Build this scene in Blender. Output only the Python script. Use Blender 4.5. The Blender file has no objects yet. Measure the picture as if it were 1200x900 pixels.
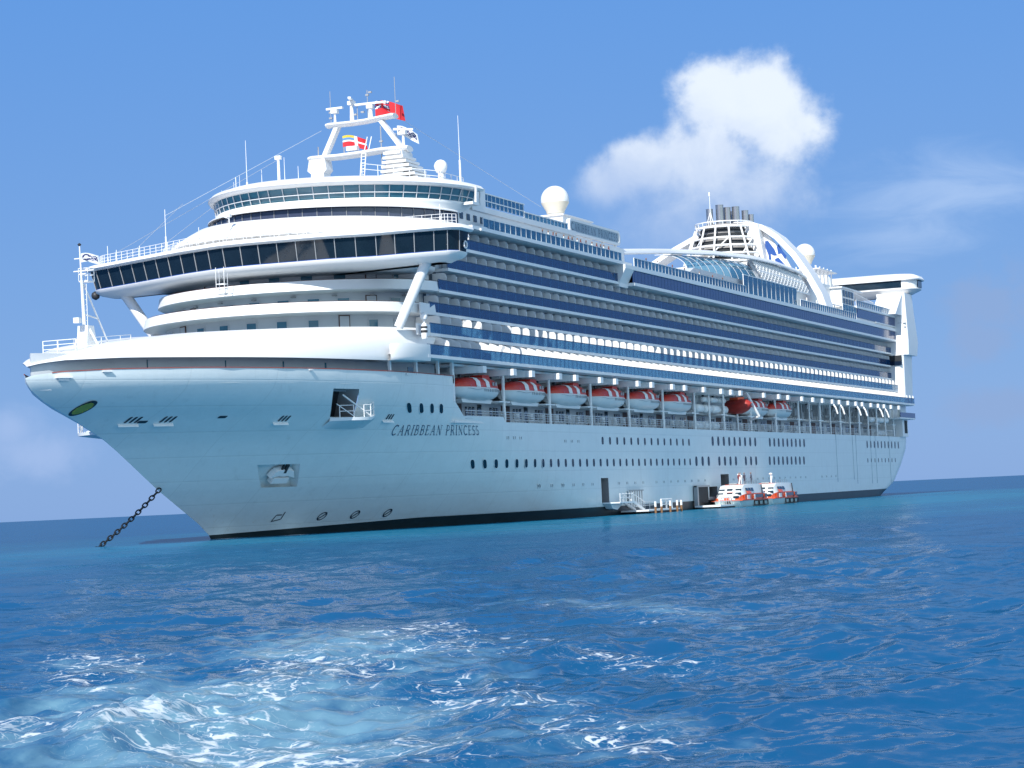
import bpy, math, random
import numpy as np
from mathutils import Vector, Matrix

random.seed(7)
C = bpy.context.scene
COL = C.collection
PI = math.pi

# ------------------------------------------------------------------ camera
F_PX, CAM = 2608.53, Vector((-169.589, -116.961, 2.775))
FW = Vector((0.92425078, 0.37831022, 0.05139911))
RT = Vector((0.38060133, -0.92359208, -0.04604659))
UP = Vector((-0.03005192, -0.06212116, 0.99761608))
cd = bpy.data.cameras.new('camera')
cam = bpy.data.objects.new('camera', cd)
COL.objects.link(cam)
cd.sensor_width = 36.0
cd.lens = F_PX / 1200.0 * 36.0
cd.clip_start, cd.clip_end = 0.5, 90000.0
M = Matrix.Identity(4)
for i in range(3):
    M[i][0], M[i][1], M[i][2], M[i][3] = RT[i], UP[i], -FW[i], CAM[i]
cam.matrix_world = M
C.camera = cam

# ------------------------------------------------------------------ exposure, sun, sky
SUN_EL, SUN_AZ = math.radians(38.0), math.radians(2.2)
SUN_V = Vector((-math.cos(SUN_EL) * math.cos(SUN_AZ), -math.cos(SUN_EL) * math.sin(SUN_AZ), math.sin(SUN_EL)))
C.view_settings.view_transform = 'Standard'
C.view_settings.look = 'None'
C.view_settings.gamma = 1.0
C.view_settings.exposure = 0.38
C.cycles.use_denoising = True
C.cycles.denoising_prefilter = 'NONE'
C.cycles.max_bounces = 8
C.cycles.transparent_max_bounces = 12
C.cycles.sample_clamp_indirect = 6.0

sl = bpy.data.lights.new('sun', 'SUN')
sl.energy, sl.angle, sl.color = 4.2, math.radians(0.53), (1.0, 0.965, 0.91)
so = bpy.data.objects.new('sun', sl)
so.rotation_euler = SUN_V.to_track_quat('Z', 'Y').to_euler()
COL.objects.link(so)


class NT:
    """small helper to write node maths"""
    def __init__(s, tree):
        s.t = tree
        s.n, s.l = tree.nodes, tree.links

    def new(s, typ, **kw):
        n = s.n.new(typ)
        for k, v in kw.items():
            setattr(n, k, v)
        return n

    def put(s, sock, v):
        if isinstance(v, bpy.types.NodeSocket):
            s.l.new(v, sock)
        else:
            sock.default_value = v

    def m(s, op, a, b=0.0, c=0.0, clamp=False):
        n = s.new('ShaderNodeMath', operation=op, use_clamp=clamp)
        s.put(n.inputs[0], a); s.put(n.inputs[1], b); s.put(n.inputs[2], c)
        return n.outputs[0]

    def dot(s, v, c):
        n = s.new('ShaderNodeVectorMath', operation='DOT_PRODUCT')
        s.put(n.inputs[0], v); s.put(n.inputs[1], c)
        return n.outputs['Value']

    def vec(s, x, y, z):
        n = s.new('ShaderNodeCombineXYZ')
        s.put(n.inputs[0], x); s.put(n.inputs[1], y); s.put(n.inputs[2], z)
        return n.outputs[0]

    def noise(s, vec, scale, detail=4.0, rough=0.55, dist=0.0, out=0):
        n = s.new('ShaderNodeTexNoise')
        s.put(n.inputs['Vector'], vec)
        n.inputs['Scale'].default_value = scale
        n.inputs['Detail'].default_value = detail
        n.inputs['Roughness'].default_value = rough
        n.inputs['Distortion'].default_value = dist
        return n.outputs[out]

    def ramp(s, v, lo, hi):
        n = s.new('ShaderNodeMapRange', interpolation_type='SMOOTHSTEP')
        s.put(n.inputs['Value'], v); s.put(n.inputs['From Min'], lo); s.put(n.inputs['From Max'], hi)
        return n.outputs[0]

    def mix(s, f, a, b):
        n = s.new('ShaderNodeMix', data_type='RGBA')
        s.put(n.inputs[0], f); s.put(n.inputs[6], a); s.put(n.inputs[7], b)
        return n.outputs[2]

    def scalev(s, v, k):
        n = s.new('ShaderNodeVectorMath', operation='MULTIPLY')
        s.put(n.inputs[0], v); s.put(n.inputs[1], k)
        return n.outputs[0]


def build_world():
    w = bpy.data.worlds.new('World')
    C.world = w
    w.use_nodes = True
    T = NT(w.node_tree)
    bg = w.node_tree.nodes['Background']
    sky = T.new('ShaderNodeTexSky', sky_type='NISHITA')
    sky.sun_disc = False
    sky.sun_elevation = SUN_EL
    sky.sun_rotation = math.atan2(SUN_V.x, SUN_V.y)
    sky.altitude = 0.0
    sky.air_density, sky.dust_density, sky.ozone_density = 1.0, 0.25, 3.0
    d = T.new('ShaderNodeTexCoord').outputs['Generated']
    col = sky.outputs[0]
    z = T.dot(d, (0, 0, 1))

    # air close to the horizon stays blue over the open sea
    hz = T.ramp(z, 0.02, 0.30)
    clear = T.mix(hz, (1.16, 2.35, 4.85, 1), (0.68, 2.05, 5.1, 1))
    col = T.mix(T.m('MULTIPLY', T.ramp(z, 0.95, 0.25), 0.92), col, clear)

    def local(c):
        c = Vector(c).normalized()
        e1 = c.cross(Vector((0, 0, 1))).normalized()
        e2 = e1.cross(c).normalized()
        den = T.m('MAXIMUM', T.dot(d, c), 0.05)
        k = F_PX / 100.0
        u = T.m('MULTIPLY', T.m('DIVIDE', T.dot(d, e1), den), k)
        v = T.m('MULTIPLY', T.m('DIVIDE', T.dot(d, e2), den), k)
        front = T.m('GREATER_THAN', T.dot(d, c), 0.3)
        return u, v, front

    def blobs(u, v, lst):
        acc = None
        for (cx, cy, rx, ry) in lst:
            a = T.m('DIVIDE', T.m('SUBTRACT', u, cx), rx)
            b = T.m('DIVIDE', T.m('SUBTRACT', v, cy), ry)
            q = T.m('SUBTRACT', 1.0, T.m('SQRT', T.m('ADD', T.m('MULTIPLY', a, a), T.m('MULTIPLY', b, b))))
            acc = q if acc is None else T.m('SMOOTH_MAX', acc, q, 0.25)
        return acc

    # big cumulus over the stern
    u, v, fr = local((0.94647, 0.28814, 0.14549))
    P = T.vec(u, v, 3.1)
    shape = blobs(u, v, [(0.55, 0.60, 0.92, 0.74), (0.12, 0.70, 0.62, 0.62), (0.85, 0.35, 0.72, 0.66),
                         (0.0, -0.02, 0.98, 0.74), (-0.75, -0.05, 0.75, 0.52), (-1.1, -0.2, 0.60, 0.42),
                         (-0.4, -0.75, 1.30, 0.70), (0.5, -0.40, 0.9, 0.6)])
    nz = T.noise(P, 1.5, 7.0, 0.56, 0.25)
    nz2 = T.noise(P, 4.2, 6.0, 0.6)
    dens = T.m('ADD', shape, T.m('MULTIPLY', T.m('SUBTRACT', nz, 0.5), 0.95))
    dens = T.m('ADD', dens, T.m('MULTIPLY', T.m('SUBTRACT', nz2, 0.5), 0.46))
    soft = T.ramp(v, 0.3, -0.9)
    lo = T.m('SUBTRACT', 0.10, T.m('MULTIPLY', soft, 0.12))
    a = T.ramp(dens, T.m('SUBTRACT', lo, 0.10), T.m('ADD', 0.56, T.m('MULTIPLY', soft, 0.66)))
    a = T.m('MULTIPLY', T.m('MULTIPLY', a, fr), T.m('SUBTRACT', 0.90, T.m('MULTIPLY', soft, 0.36)))
    lit = T.ramp(T.m('ADD', T.m('ADD', T.m('MULTIPLY', u, 0.30), T.m('MULTIPLY', v, 0.55)), T.m('MULTIPLY', T.m('SUBTRACT', nz, 0.5), 1.6)), -0.9, 0.75)
    ccol = T.mix(lit, (3.3, 4.2, 6.0, 1), (6.1, 6.6, 7.2, 1))
    col = T.mix(a, col, ccol)

    # dim low bank on the right, thin streaks, faint puff low on the left
    u, v, fr = local((0.8625, 0.4955, 0.10))
    u, v, fr = local(FW * 1.0 + RT * (560 / F_PX) + UP * (103 / F_PX))
    P = T.vec(u, v, 9.3)
    sh = blobs(u, v, [(0.1, 0.0, 0.85, 0.48), (0.75, -0.1, 0.8, 0.6), (-0.1, -0.55, 0.5, 0.35), (0.2, -1.25, 0.9, 0.35)])
    n1 = T.noise(P, 1.7, 6.0, 0.6, 0.3)
    a = T.ramp(T.m('ADD', sh, T.m('MULTIPLY', T.m('SUBTRACT', n1, 0.5), 2.0)), 0.02, 0.80)
    col = T.mix(T.m('MULTIPLY', T.m('MULTIPLY', a, fr), 0.68), col, (1.9, 2.75, 4.6, 1))
    sh = blobs(u, v, [(-0.3, 1.25, 2.2, 0.75), (-0.9, 0.75, 1.6, 0.5)])
    n2 = T.noise(T.scalev(P, (0.5, 1.7, 1)), 1.3, 7.0, 0.62, 0.8)
    a = T.ramp(T.m('ADD', sh, T.m('MULTIPLY', T.m('SUBTRACT', n2, 0.5), 1.5)), 0.1, 1.3)
    col = T.mix(T.m('MULTIPLY', T.m('MULTIPLY', a, fr), 0.38), col, (4.4, 5.4, 7.0, 1))
    u, v, fr = local(FW * 1.0 + RT * (-590 / F_PX) + UP * (-50 / F_PX))
    P = T.vec(u, v, 1.3)
    sh = blobs(u, v, [(0.0, 0.0, 0.5, 0.38), (0.3, -0.35, 0.9, 0.4)])
    n3 = T.noise(P, 1.8, 6.0, 0.6, 0.3)
    a = T.ramp(T.m('ADD', sh, T.m('MULTIPLY', T.m('SUBTRACT', n3, 0.5), 1.3)), 0.0, 1.0)
    col = T.mix(T.m('MULTIPLY', T.m('MULTIPLY', a, fr), 0.36), col, (3.6, 4.4, 6.4, 1))
    # unseen bright clouds on the port side, added to light the shaded hull
    n4 = T.noise(T.scalev(d, (3.0, 3.0, 6.0)), 1.2, 6.0, 0.6, 0.2)
    away = T.m('MULTIPLY', T.ramp(T.dot(d, tuple(FW)), 0.55, 0.0), T.ramp(T.dot(d, (0.30, -0.95, 0.0)), -0.15, 0.65))
    low = T.m('MULTIPLY', T.ramp(z, 0.85, 0.35), 0.30)
    a = T.m('MULTIPLY', T.m('MULTIPLY', T.ramp(T.m('ADD', n4, low), 0.50, 0.72), away), T.ramp(z, -0.02, 0.04))
    col = T.mix(T.m('MULTIPLY', a, 0.85), col, (7.2, 9.4, 10.3, 1))
    T.l.new(col, bg.inputs['Color'])
    bg.inputs['Strength'].default_value = 0.115


build_world()

# ------------------------------------------------------------------ materials
MATS = {}


def pmat(name, col, rough=0.4, metal=0.0, spec=0.5, var=0.05, scale=0.6, streak=0.0, coat=0.0, bump=0.0):
    m = bpy.data.materials.new(name)
    m.use_nodes = True
    T = NT(m.node_tree)
    b = m.node_tree.nodes['Principled BSDF']
    b.inputs['Roughness'].default_value = rough
    b.inputs['Metallic'].default_value = metal
    b.inputs['Specular IOR Level'].default_value = spec
    b.inputs['Coat Weight'].default_value = coat
    co = T.new('ShaderNodeTexCoord').outputs['Object']
    n = T.noise(co, scale, 5.0, 0.6)
    c2 = tuple(c * (1 - 2.2 * var) for c in col) + (1,)
    c1 = tuple(min(0.95, c * (1 + var)) for c in col) + (1,)
    c = T.mix(n, c2, c1)
    if streak:
        st = T.noise(T.scalev(co, (2.2, 2.2, 0.16)), 1.0, 5.0, 0.65)
        c = T.mix(T.m('MULTIPLY', T.ramp(st, 0.52, 0.78), streak), c, (col[0] * 0.62, col[1] * 0.56, col[2] * 0.48, 1))
    T.l.new(c, b.inputs['Base Color'])
    if bump:
        bn = T.new('ShaderNodeBump')
        bn.inputs['Strength'].default_value = bump
        bn.inputs['Distance'].default_value = 0.05
        T.l.new(T.noise(co, scale * 6, 4.0), bn.inputs['Height'])
        T.l.new(bn.outputs[0], b.inputs['Normal'])
    MATS[name] = m
    return m


pmat('white_paint', (0.80, 0.80, 0.79), 0.38, var=0.02, streak=0.06)
pmat('deck_paint', (0.78, 0.78, 0.77), 0.55, var=0.03)
pmat('wall_shade_white', (0.56, 0.59, 0.62), 0.5, var=0.05)  # white paint darkened and blued: shade on recessed walls put into the colour
pmat('divider_panel', (0.72, 0.75, 0.77), 0.5, var=0.05)
pmat('cream_paint', (0.74, 0.67, 0.54), 0.5, var=0.03)
pmat('grey_metal', (0.35, 0.36, 0.37), 0.45, var=0.10)
pmat('steel', (0.42, 0.42, 0.43), 0.32, metal=0.85, var=0.12, streak=0.4)
pmat('dark_metal', (0.03, 0.032, 0.035), 0.5, var=0.1)
pmat('black_rubber', (0.02, 0.02, 0.022), 0.8, var=0.1)
pmat('dark_opening', (0.025, 0.03, 0.035), 0.8, var=0.2)
pmat('navy_panel', (0.012, 0.045, 0.17), 0.10, spec=0.4, var=0.12, scale=0.3)
pmat('window_glass', (0.012, 0.03, 0.05), 0.06, spec=0.7, var=0.2, scale=0.8)
pmat('bridge_glass', (0.010, 0.020, 0.032), 0.05, spec=0.6, var=0.25, scale=0.5)
pmat('teal_glass', (0.05, 0.17, 0.24), 0.08, spec=0.7, var=0.2)
pmat('hull_glass', (0.008, 0.020, 0.045), 0.22, spec=0.3, var=0.2)
pmat('letter_blue', (0.035, 0.085, 0.16), 0.5, var=0.1)
pmat('sign_blue', (0.36, 0.46, 0.53), 0.4, var=0.08)
pmat('logo_blue', (0.02, 0.08, 0.30), 0.4, var=0.05)
pmat('sponson', (0.74, 0.78, 0.79), 0.35, var=0.03)
pmat('boat_red', (0.62, 0.035, 0.018), 0.35, var=0.12, scale=2.0)
pmat('boat_orange', (0.72, 0.10, 0.025), 0.35, var=0.08, scale=2.0)
pmat('boat_white', (0.72, 0.74, 0.74), 0.35, var=0.05, streak=0.12)
pmat('tender_hull', (0.45, 0.58, 0.60), 0.4, var=0.06, streak=0.15)
pmat('cage_grey', (0.30, 0.29, 0.28), 0.7, var=0.15)
pmat('lounge_glass', (0.06, 0.075, 0.13), 0.10, spec=0.6, var=0.2)
pmat('deck_green', (0.20, 0.29, 0.33), 0.7, var=0.15)
pmat('rescue_red', (0.42, 0.03, 0.02), 0.5, var=0.2, scale=2.0)
pmat('brown_door', (0.11, 0.045, 0.03), 0.5, var=0.2)
pmat('chain_black', (0.012, 0.014, 0.018), 0.55, var=0.2)
pmat('flag_red', (0.60, 0.02, 0.03), 0.75, var=0.05)
pmat('flag_white', (0.80, 0.80, 0.80), 0.75, var=0.03)
pmat('flag_blue', (0.02, 0.03, 0.14), 0.75, var=0.05)
pmat('flag_light_blue', (0.10, 0.25, 0.55), 0.75, var=0.05)
pmat('flag_yellow', (0.65, 0.50, 0.05), 0.75, var=0.05)
pmat('emblem_dark', (0.015, 0.03, 0.05), 0.5, var=0.1)
pmat('emblem_green', (0.27, 0.33, 0.06), 0.5, var=0.15, scale=3)
pmat('fender_rust', (0.28, 0.14, 0.06), 0.8, var=0.3, scale=3)
pmat('skin', (0.22, 0.12, 0.085), 0.6, var=0.05)
pmat('shirt_dark', (0.06, 0.06, 0.09), 0.8, var=0.1)
pmat('shirt_red', (0.22, 0.05, 0.05), 0.8, var=0.1)
pmat('shirt_white', (0.75, 0.75, 0.72), 0.8, var=0.05)
pmat('red_line', (0.35, 0.07, 0.05), 0.5, var=0.1)


def hull_paint():
    m = pmat('hull_paint', (0.70, 0.765, 0.77), 0.30, var=0.04, streak=0.12)
    T = NT(m.node_tree)
    b = m.node_tree.nodes['Principled BSDF']
    co = T.new('ShaderNodeTexCoord').outputs['Object']
    base = b.inputs['Base Color'].links[0].from_socket
    sx = T.new('ShaderNodeSeparateXYZ'); T.put(sx.inputs[0], co)
    x, z = sx.outputs[0], sx.outputs[2]
    # rust weeping down from the stem and the hawse, and salt bloom above the boot top
    rn = T.noise(T.scalev(co, (1.6, 1.6, 0.22)), 1.3, 6.0, 0.7)
    near = T.m('MULTIPLY', T.ramp(x, 48.0, 36.0), T.ramp(z, 3.2, 1.0))
    c = T.mix(T.m('MULTIPLY', T.m('MULTIPLY', T.ramp(rn, 0.58, 0.75), near), 0.75), base, (0.42, 0.25, 0.08, 1))
    sn = T.noise(T.scalev(co, (0.35, 0.35, 1.2)), 1.0, 5.0, 0.6)
    c = T.mix(T.m('MULTIPLY', T.m('MULTIPLY', T.ramp(sn, 0.45, 0.7), T.ramp(z, 3.6, 1.2)), 0.22), c, (0.50, 0.50, 0.45, 1))
    T.l.new(c, b.inputs['Base Color'])
    # plate seams: faint horizontal strakes and vertical butts with slight dents
    zz = T.m('FRACT', T.m('MULTIPLY', z, 0.42))
    seam = T.ramp(T.m('ABSOLUTE', T.m('SUBTRACT', zz, 0.5)), 0.0, 0.035)
    xx = T.m('FRACT', T.m('MULTIPLY', x, 0.105))
    seam2 = T.ramp(T.m('ABSOLUTE', T.m('SUBTRACT', xx, 0.5)), 0.0, 0.012)
    dirt = T.noise(T.scalev(co, (0.9, 0.9, 0.10)), 1.0, 6.0, 0.68)
    lines = T.m('MINIMUM', T.m('ADD', T.m('MULTIPLY', seam, 0.10), 0.90), T.m('ADD', T.m('MULTIPLY', seam2, 0.08), 0.92))
    lines = T.m('MULTIPLY', lines, T.m('SUBTRACT', 1.0, T.m('MULTIPLY', T.ramp(dirt, 0.55, 0.80), 0.13)))
    mm = T.new('ShaderNodeMix', data_type='RGBA', blend_type='MULTIPLY'); mm.inputs[0].default_value = 1.0
    T.put(mm.inputs[6], c); T.put(mm.inputs[7], T.vec(lines, lines, lines))
    T.l.new(mm.outputs[2], b.inputs['Base Color'])
    h = T.m('ADD', T.m('ADD', T.m('MULTIPLY', seam, 0.5), T.m('MULTIPLY', seam2, 0.3)),
            T.m('MULTIPLY', T.noise(T.scalev(co, (0.4, 0.4, 0.8)), 1.0, 3.0), 1.6))
    bn = T.new('ShaderNodeBump')
    bn.inputs['Strength'].default_value = 0.34
    bn.inputs['Distance'].default_value = 0.05
    T.l.new(h, bn.inputs['Height'])
    T.l.new(bn.outputs[0], b.inputs['Normal'])


hull_paint()
pmat('boot_paint', (0.016, 0.026, 0.028), 0.4, var=0.3, scale=0.4, streak=0.5)


def cabin_wall_mat():
    # sliding cabin doors along the balconies: dark glass, white frames, pale curtains
    m = pmat('cabin_wall', (0.5, 0.5, 0.5), 0.35)
    T = NT(m.node_tree)
    b = m.node_tree.nodes['Principled BSDF']
    co = T.new('ShaderNodeTexCoord').outputs['Object']
    sx = T.new('ShaderNodeSeparateXYZ'); T.put(sx.inputs[0], co)
    p = T.m('DIVIDE', sx.outputs[0], 2.9)
    f = T.m('FRACT', p)
    glass = T.m('MULTIPLY', T.m('GREATER_THAN', f, 0.22), T.m('LESS_THAN', f, 0.90))
    half = T.m('GREATER_THAN', T.m('ABSOLUTE', T.m('SUBTRACT', f, 0.56)), 0.02)
    glass = T.m('MULTIPLY', glass, half)
    wn = T.new('ShaderNodeTexWhiteNoise', noise_dimensions='2D')
    T.put(wn.inputs['Vector'], T.vec(T.m('FLOOR', T.m('MULTIPLY', p, 2.0)), T.m('FLOOR', T.m('DIVIDE', sx.outputs[2], 2.6)), 0))
    cur = T.m('GREATER_THAN', wn.outputs['Value'], 0.55)
    g = T.mix(cur, (0.03, 0.05, 0.07, 1), (0.48, 0.49, 0.49, 1))
    T.l.new(T.mix(glass, (0.74, 0.76, 0.77, 1), g), b.inputs['Base Color'])


cabin_wall_mat()


def blue_glass(name, trans, diff, k):
    m = bpy.data.materials.new(name)
    m.use_nodes = True
    T = NT(m.node_tree)
    for n in list(T.n):
        T.n.remove(n)
    out = T.new('ShaderNodeOutputMaterial')
    tr = T.new('ShaderNodeBsdfTransparent'); tr.inputs[0].default_value = trans + (1,)
    di = T.new('ShaderNodeBsdfDiffuse'); di.inputs[0].default_value = diff + (1,)
    gl = T.new('ShaderNodeBsdfGlossy'); gl.inputs['Roughness'].default_value = 0.06
    mx = T.new('ShaderNodeMixShader'); mx.inputs[0].default_value = k
    T.l.new(tr.outputs[0], mx.inputs[1]); T.l.new(di.outputs[0], mx.inputs[2])
    fr = T.new('ShaderNodeFresnel'); fr.inputs[0].default_value = 1.45
    m2 = T.new('ShaderNodeMixShader')
    T.l.new(T.m('MULTIPLY', fr.outputs[0], 0.8), m2.inputs[0])
    T.l.new(mx.outputs[0], m2.inputs[1]); T.l.new(gl.outputs[0], m2.inputs[2])
    T.l.new(m2.outputs[0], out.inputs[0])
    MATS[name] = m


blue_glass('rail_glass', (0.26, 0.58, 0.86), (0.012, 0.070, 0.21), 0.36)
blue_glass('lit_rail_glass', (0.42, 0.74, 0.95), (0.02, 0.12, 0.32), 0.22)  # lighter copy of the rail glass: sunlight on the lower rows put into its tint
blue_glass('screen_glass', (0.45, 0.72, 0.88), (0.03, 0.20, 0.38), 0.45)
blue_glass('canopy_glass', (0.30, 0.55, 0.68), (0.03, 0.16, 0.26), 0.55)

# ------------------------------------------------------------------ mesh helpers


class MB:
    def __init__(s):
        s.v, s.f, s.k = [], [], []

    def add(s, verts, faces, k=0):
        o = len(s.v)
        s.v += [tuple(p) for p in verts]
        s.f += [tuple(i + o for i in f) for f in faces]
        s.k += [k] * len(faces)
        return s

    def box(s, x0, x1, y0, y1, z0, z1, k=0):
        v = [(x, y, z) for x in (x0, x1) for y in (y0, y1) for z in (z0, z1)]
        return s.add(v, [(0, 1, 3, 2), (4, 6, 7, 5), (0, 4, 5, 1), (2, 3, 7, 6), (0, 2, 6, 4), (1, 5, 7, 3)], k)

    def tube(s, p0, p1, r0, r1=None, n=6, k=0, cap=True):
        p0, p1 = Vector(p0), Vector(p1)
        r1 = r0 if r1 is None else r1
        d = (p1 - p0)
        if d.length < 1e-6:
            return s
        d.normalize()
        a = d.orthogonal().normalized()
        b = d.cross(a)
        v = []
        for p, r in ((p0, r0), (p1, r1)):
            for i in range(n):
                t = 2 * PI * i / n
                v.append(p + a * (r * math.cos(t)) + b * (r * math.sin(t)))
        f = [(i, (i + 1) % n, n + (i + 1) % n, n + i) for i in range(n)]
        if cap:
            f += [tuple(range(n - 1, -1, -1)), tuple(range(n, 2 * n))]
        return s.add(v, f, k)

    def path(s, pts, r, n=6, k=0):
        for a, b in zip(pts, pts[1:]):
            s.tube(a, b, r, n=n, k=k)
        return s

    def loft(s, rings, closed=True, cap0=False, cap1=False, k=0):
        n = len(rings[0])
        v = [p for r in rings for p in r]
        f = []
        for i in range(len(rings) - 1):
            for j in range(n if closed else n - 1):
                a, b = i * n + j, i * n + (j + 1) % n
                f.append((a, b, b + n, a + n))
        if cap0:
            f.append(tuple(range(n - 1, -1, -1)))
        if cap1:
            f.append(tuple(range((len(rings) - 1) * n, len(rings) * n)))
        return s.add(v, f, k)

    def revolve(s, prof, c, n=24, k=0):
        rings = [[(c[0] + r * math.cos(2 * PI * i / n), c[1] + r * math.sin(2 * PI * i / n), c[2] + z) for i in range(n)] for r, z in prof]
        return s.loft(rings, True, True, True, k)

    def prism(s, poly, axis, a, b, k=0):
        def P(q, t):
            return (t, q[0], q[1]) if axis == 'x' else ((q[0], t, q[1]) if axis == 'y' else (q[0], q[1], t))
        n = len(poly)
        v = [P(q, a) for q in poly] + [P(q, b) for q in poly]
        f = [(i, (i + 1) % n, n + (i + 1) % n, n + i) for i in range(n)] + [tuple(range(n - 1, -1, -1)), tuple(range(n, 2 * n))]
        return s.add(v, f, k)

    def obox(s, c, ax, ay, az, k=0):
        c, ax, ay, az = Vector(c), Vector(ax), Vector(ay), Vector(az)
        v = [c + ax * i + ay * j + az * l for i in (-1, 1) for j in (-1, 1) for l in (-1, 1)]
        return s.add(v, [(0, 1, 3, 2), (4, 6, 7, 5), (0, 4, 5, 1), (2, 3, 7, 6), (0, 2, 6, 4), (1, 5, 7, 3)], k)

    def build(s, name, mats, parent=None, smooth=35):
        import bmesh
        me = bpy.data.meshes.new(name)
        me.from_pydata(s.v, [], s.f)
        if not isinstance(mats, (list, tuple)):
            mats = [mats]
        for m in mats:
            me.materials.append(MATS[m])
        for p, k in zip(me.polygons, s.k):
            p.material_index = k
        bm = bmesh.new()
        bm.from_mesh(me)
        bmesh.ops.remove_doubles(bm, verts=bm.verts, dist=0.0004)
        bmesh.ops.recalc_face_normals(bm, faces=bm.faces)
        bm.to_mesh(me)
        bm.free()
        if smooth:
            for p in me.polygons:
                p.use_smooth = True
            me.set_sharp_from_angle(angle=math.radians(smooth))
        o = bpy.data.objects.new(name, me)
        COL.objects.link(o)
        if parent:
            o.parent = parent
        return o


def thing(name, label, cat, loc=(0, 0, 0), rotz=0.0, group=None):
    o = bpy.data.objects.new(name, None)
    o.empty_display_size = 0.5
    COL.objects.link(o)
    o.location = loc
    o.rotation_euler = (0, 0, rotz)
    o['label'], o['category'] = label, cat
    if group:
        o['group'] = group
    return o


def tag(o, label, cat, group=None):
    o['label'], o['category'] = label, cat
    if group:
        o['group'] = group
    return o


def kids(o):
    return [c for c in bpy.data.objects if c.parent == o]


def copy_tree(o, parent=None):
    c = o.copy()
    COL.objects.link(c)
    if parent:
        c.parent = parent
    for ch in kids(o):
        copy_tree(ch, c)
    return c


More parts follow.
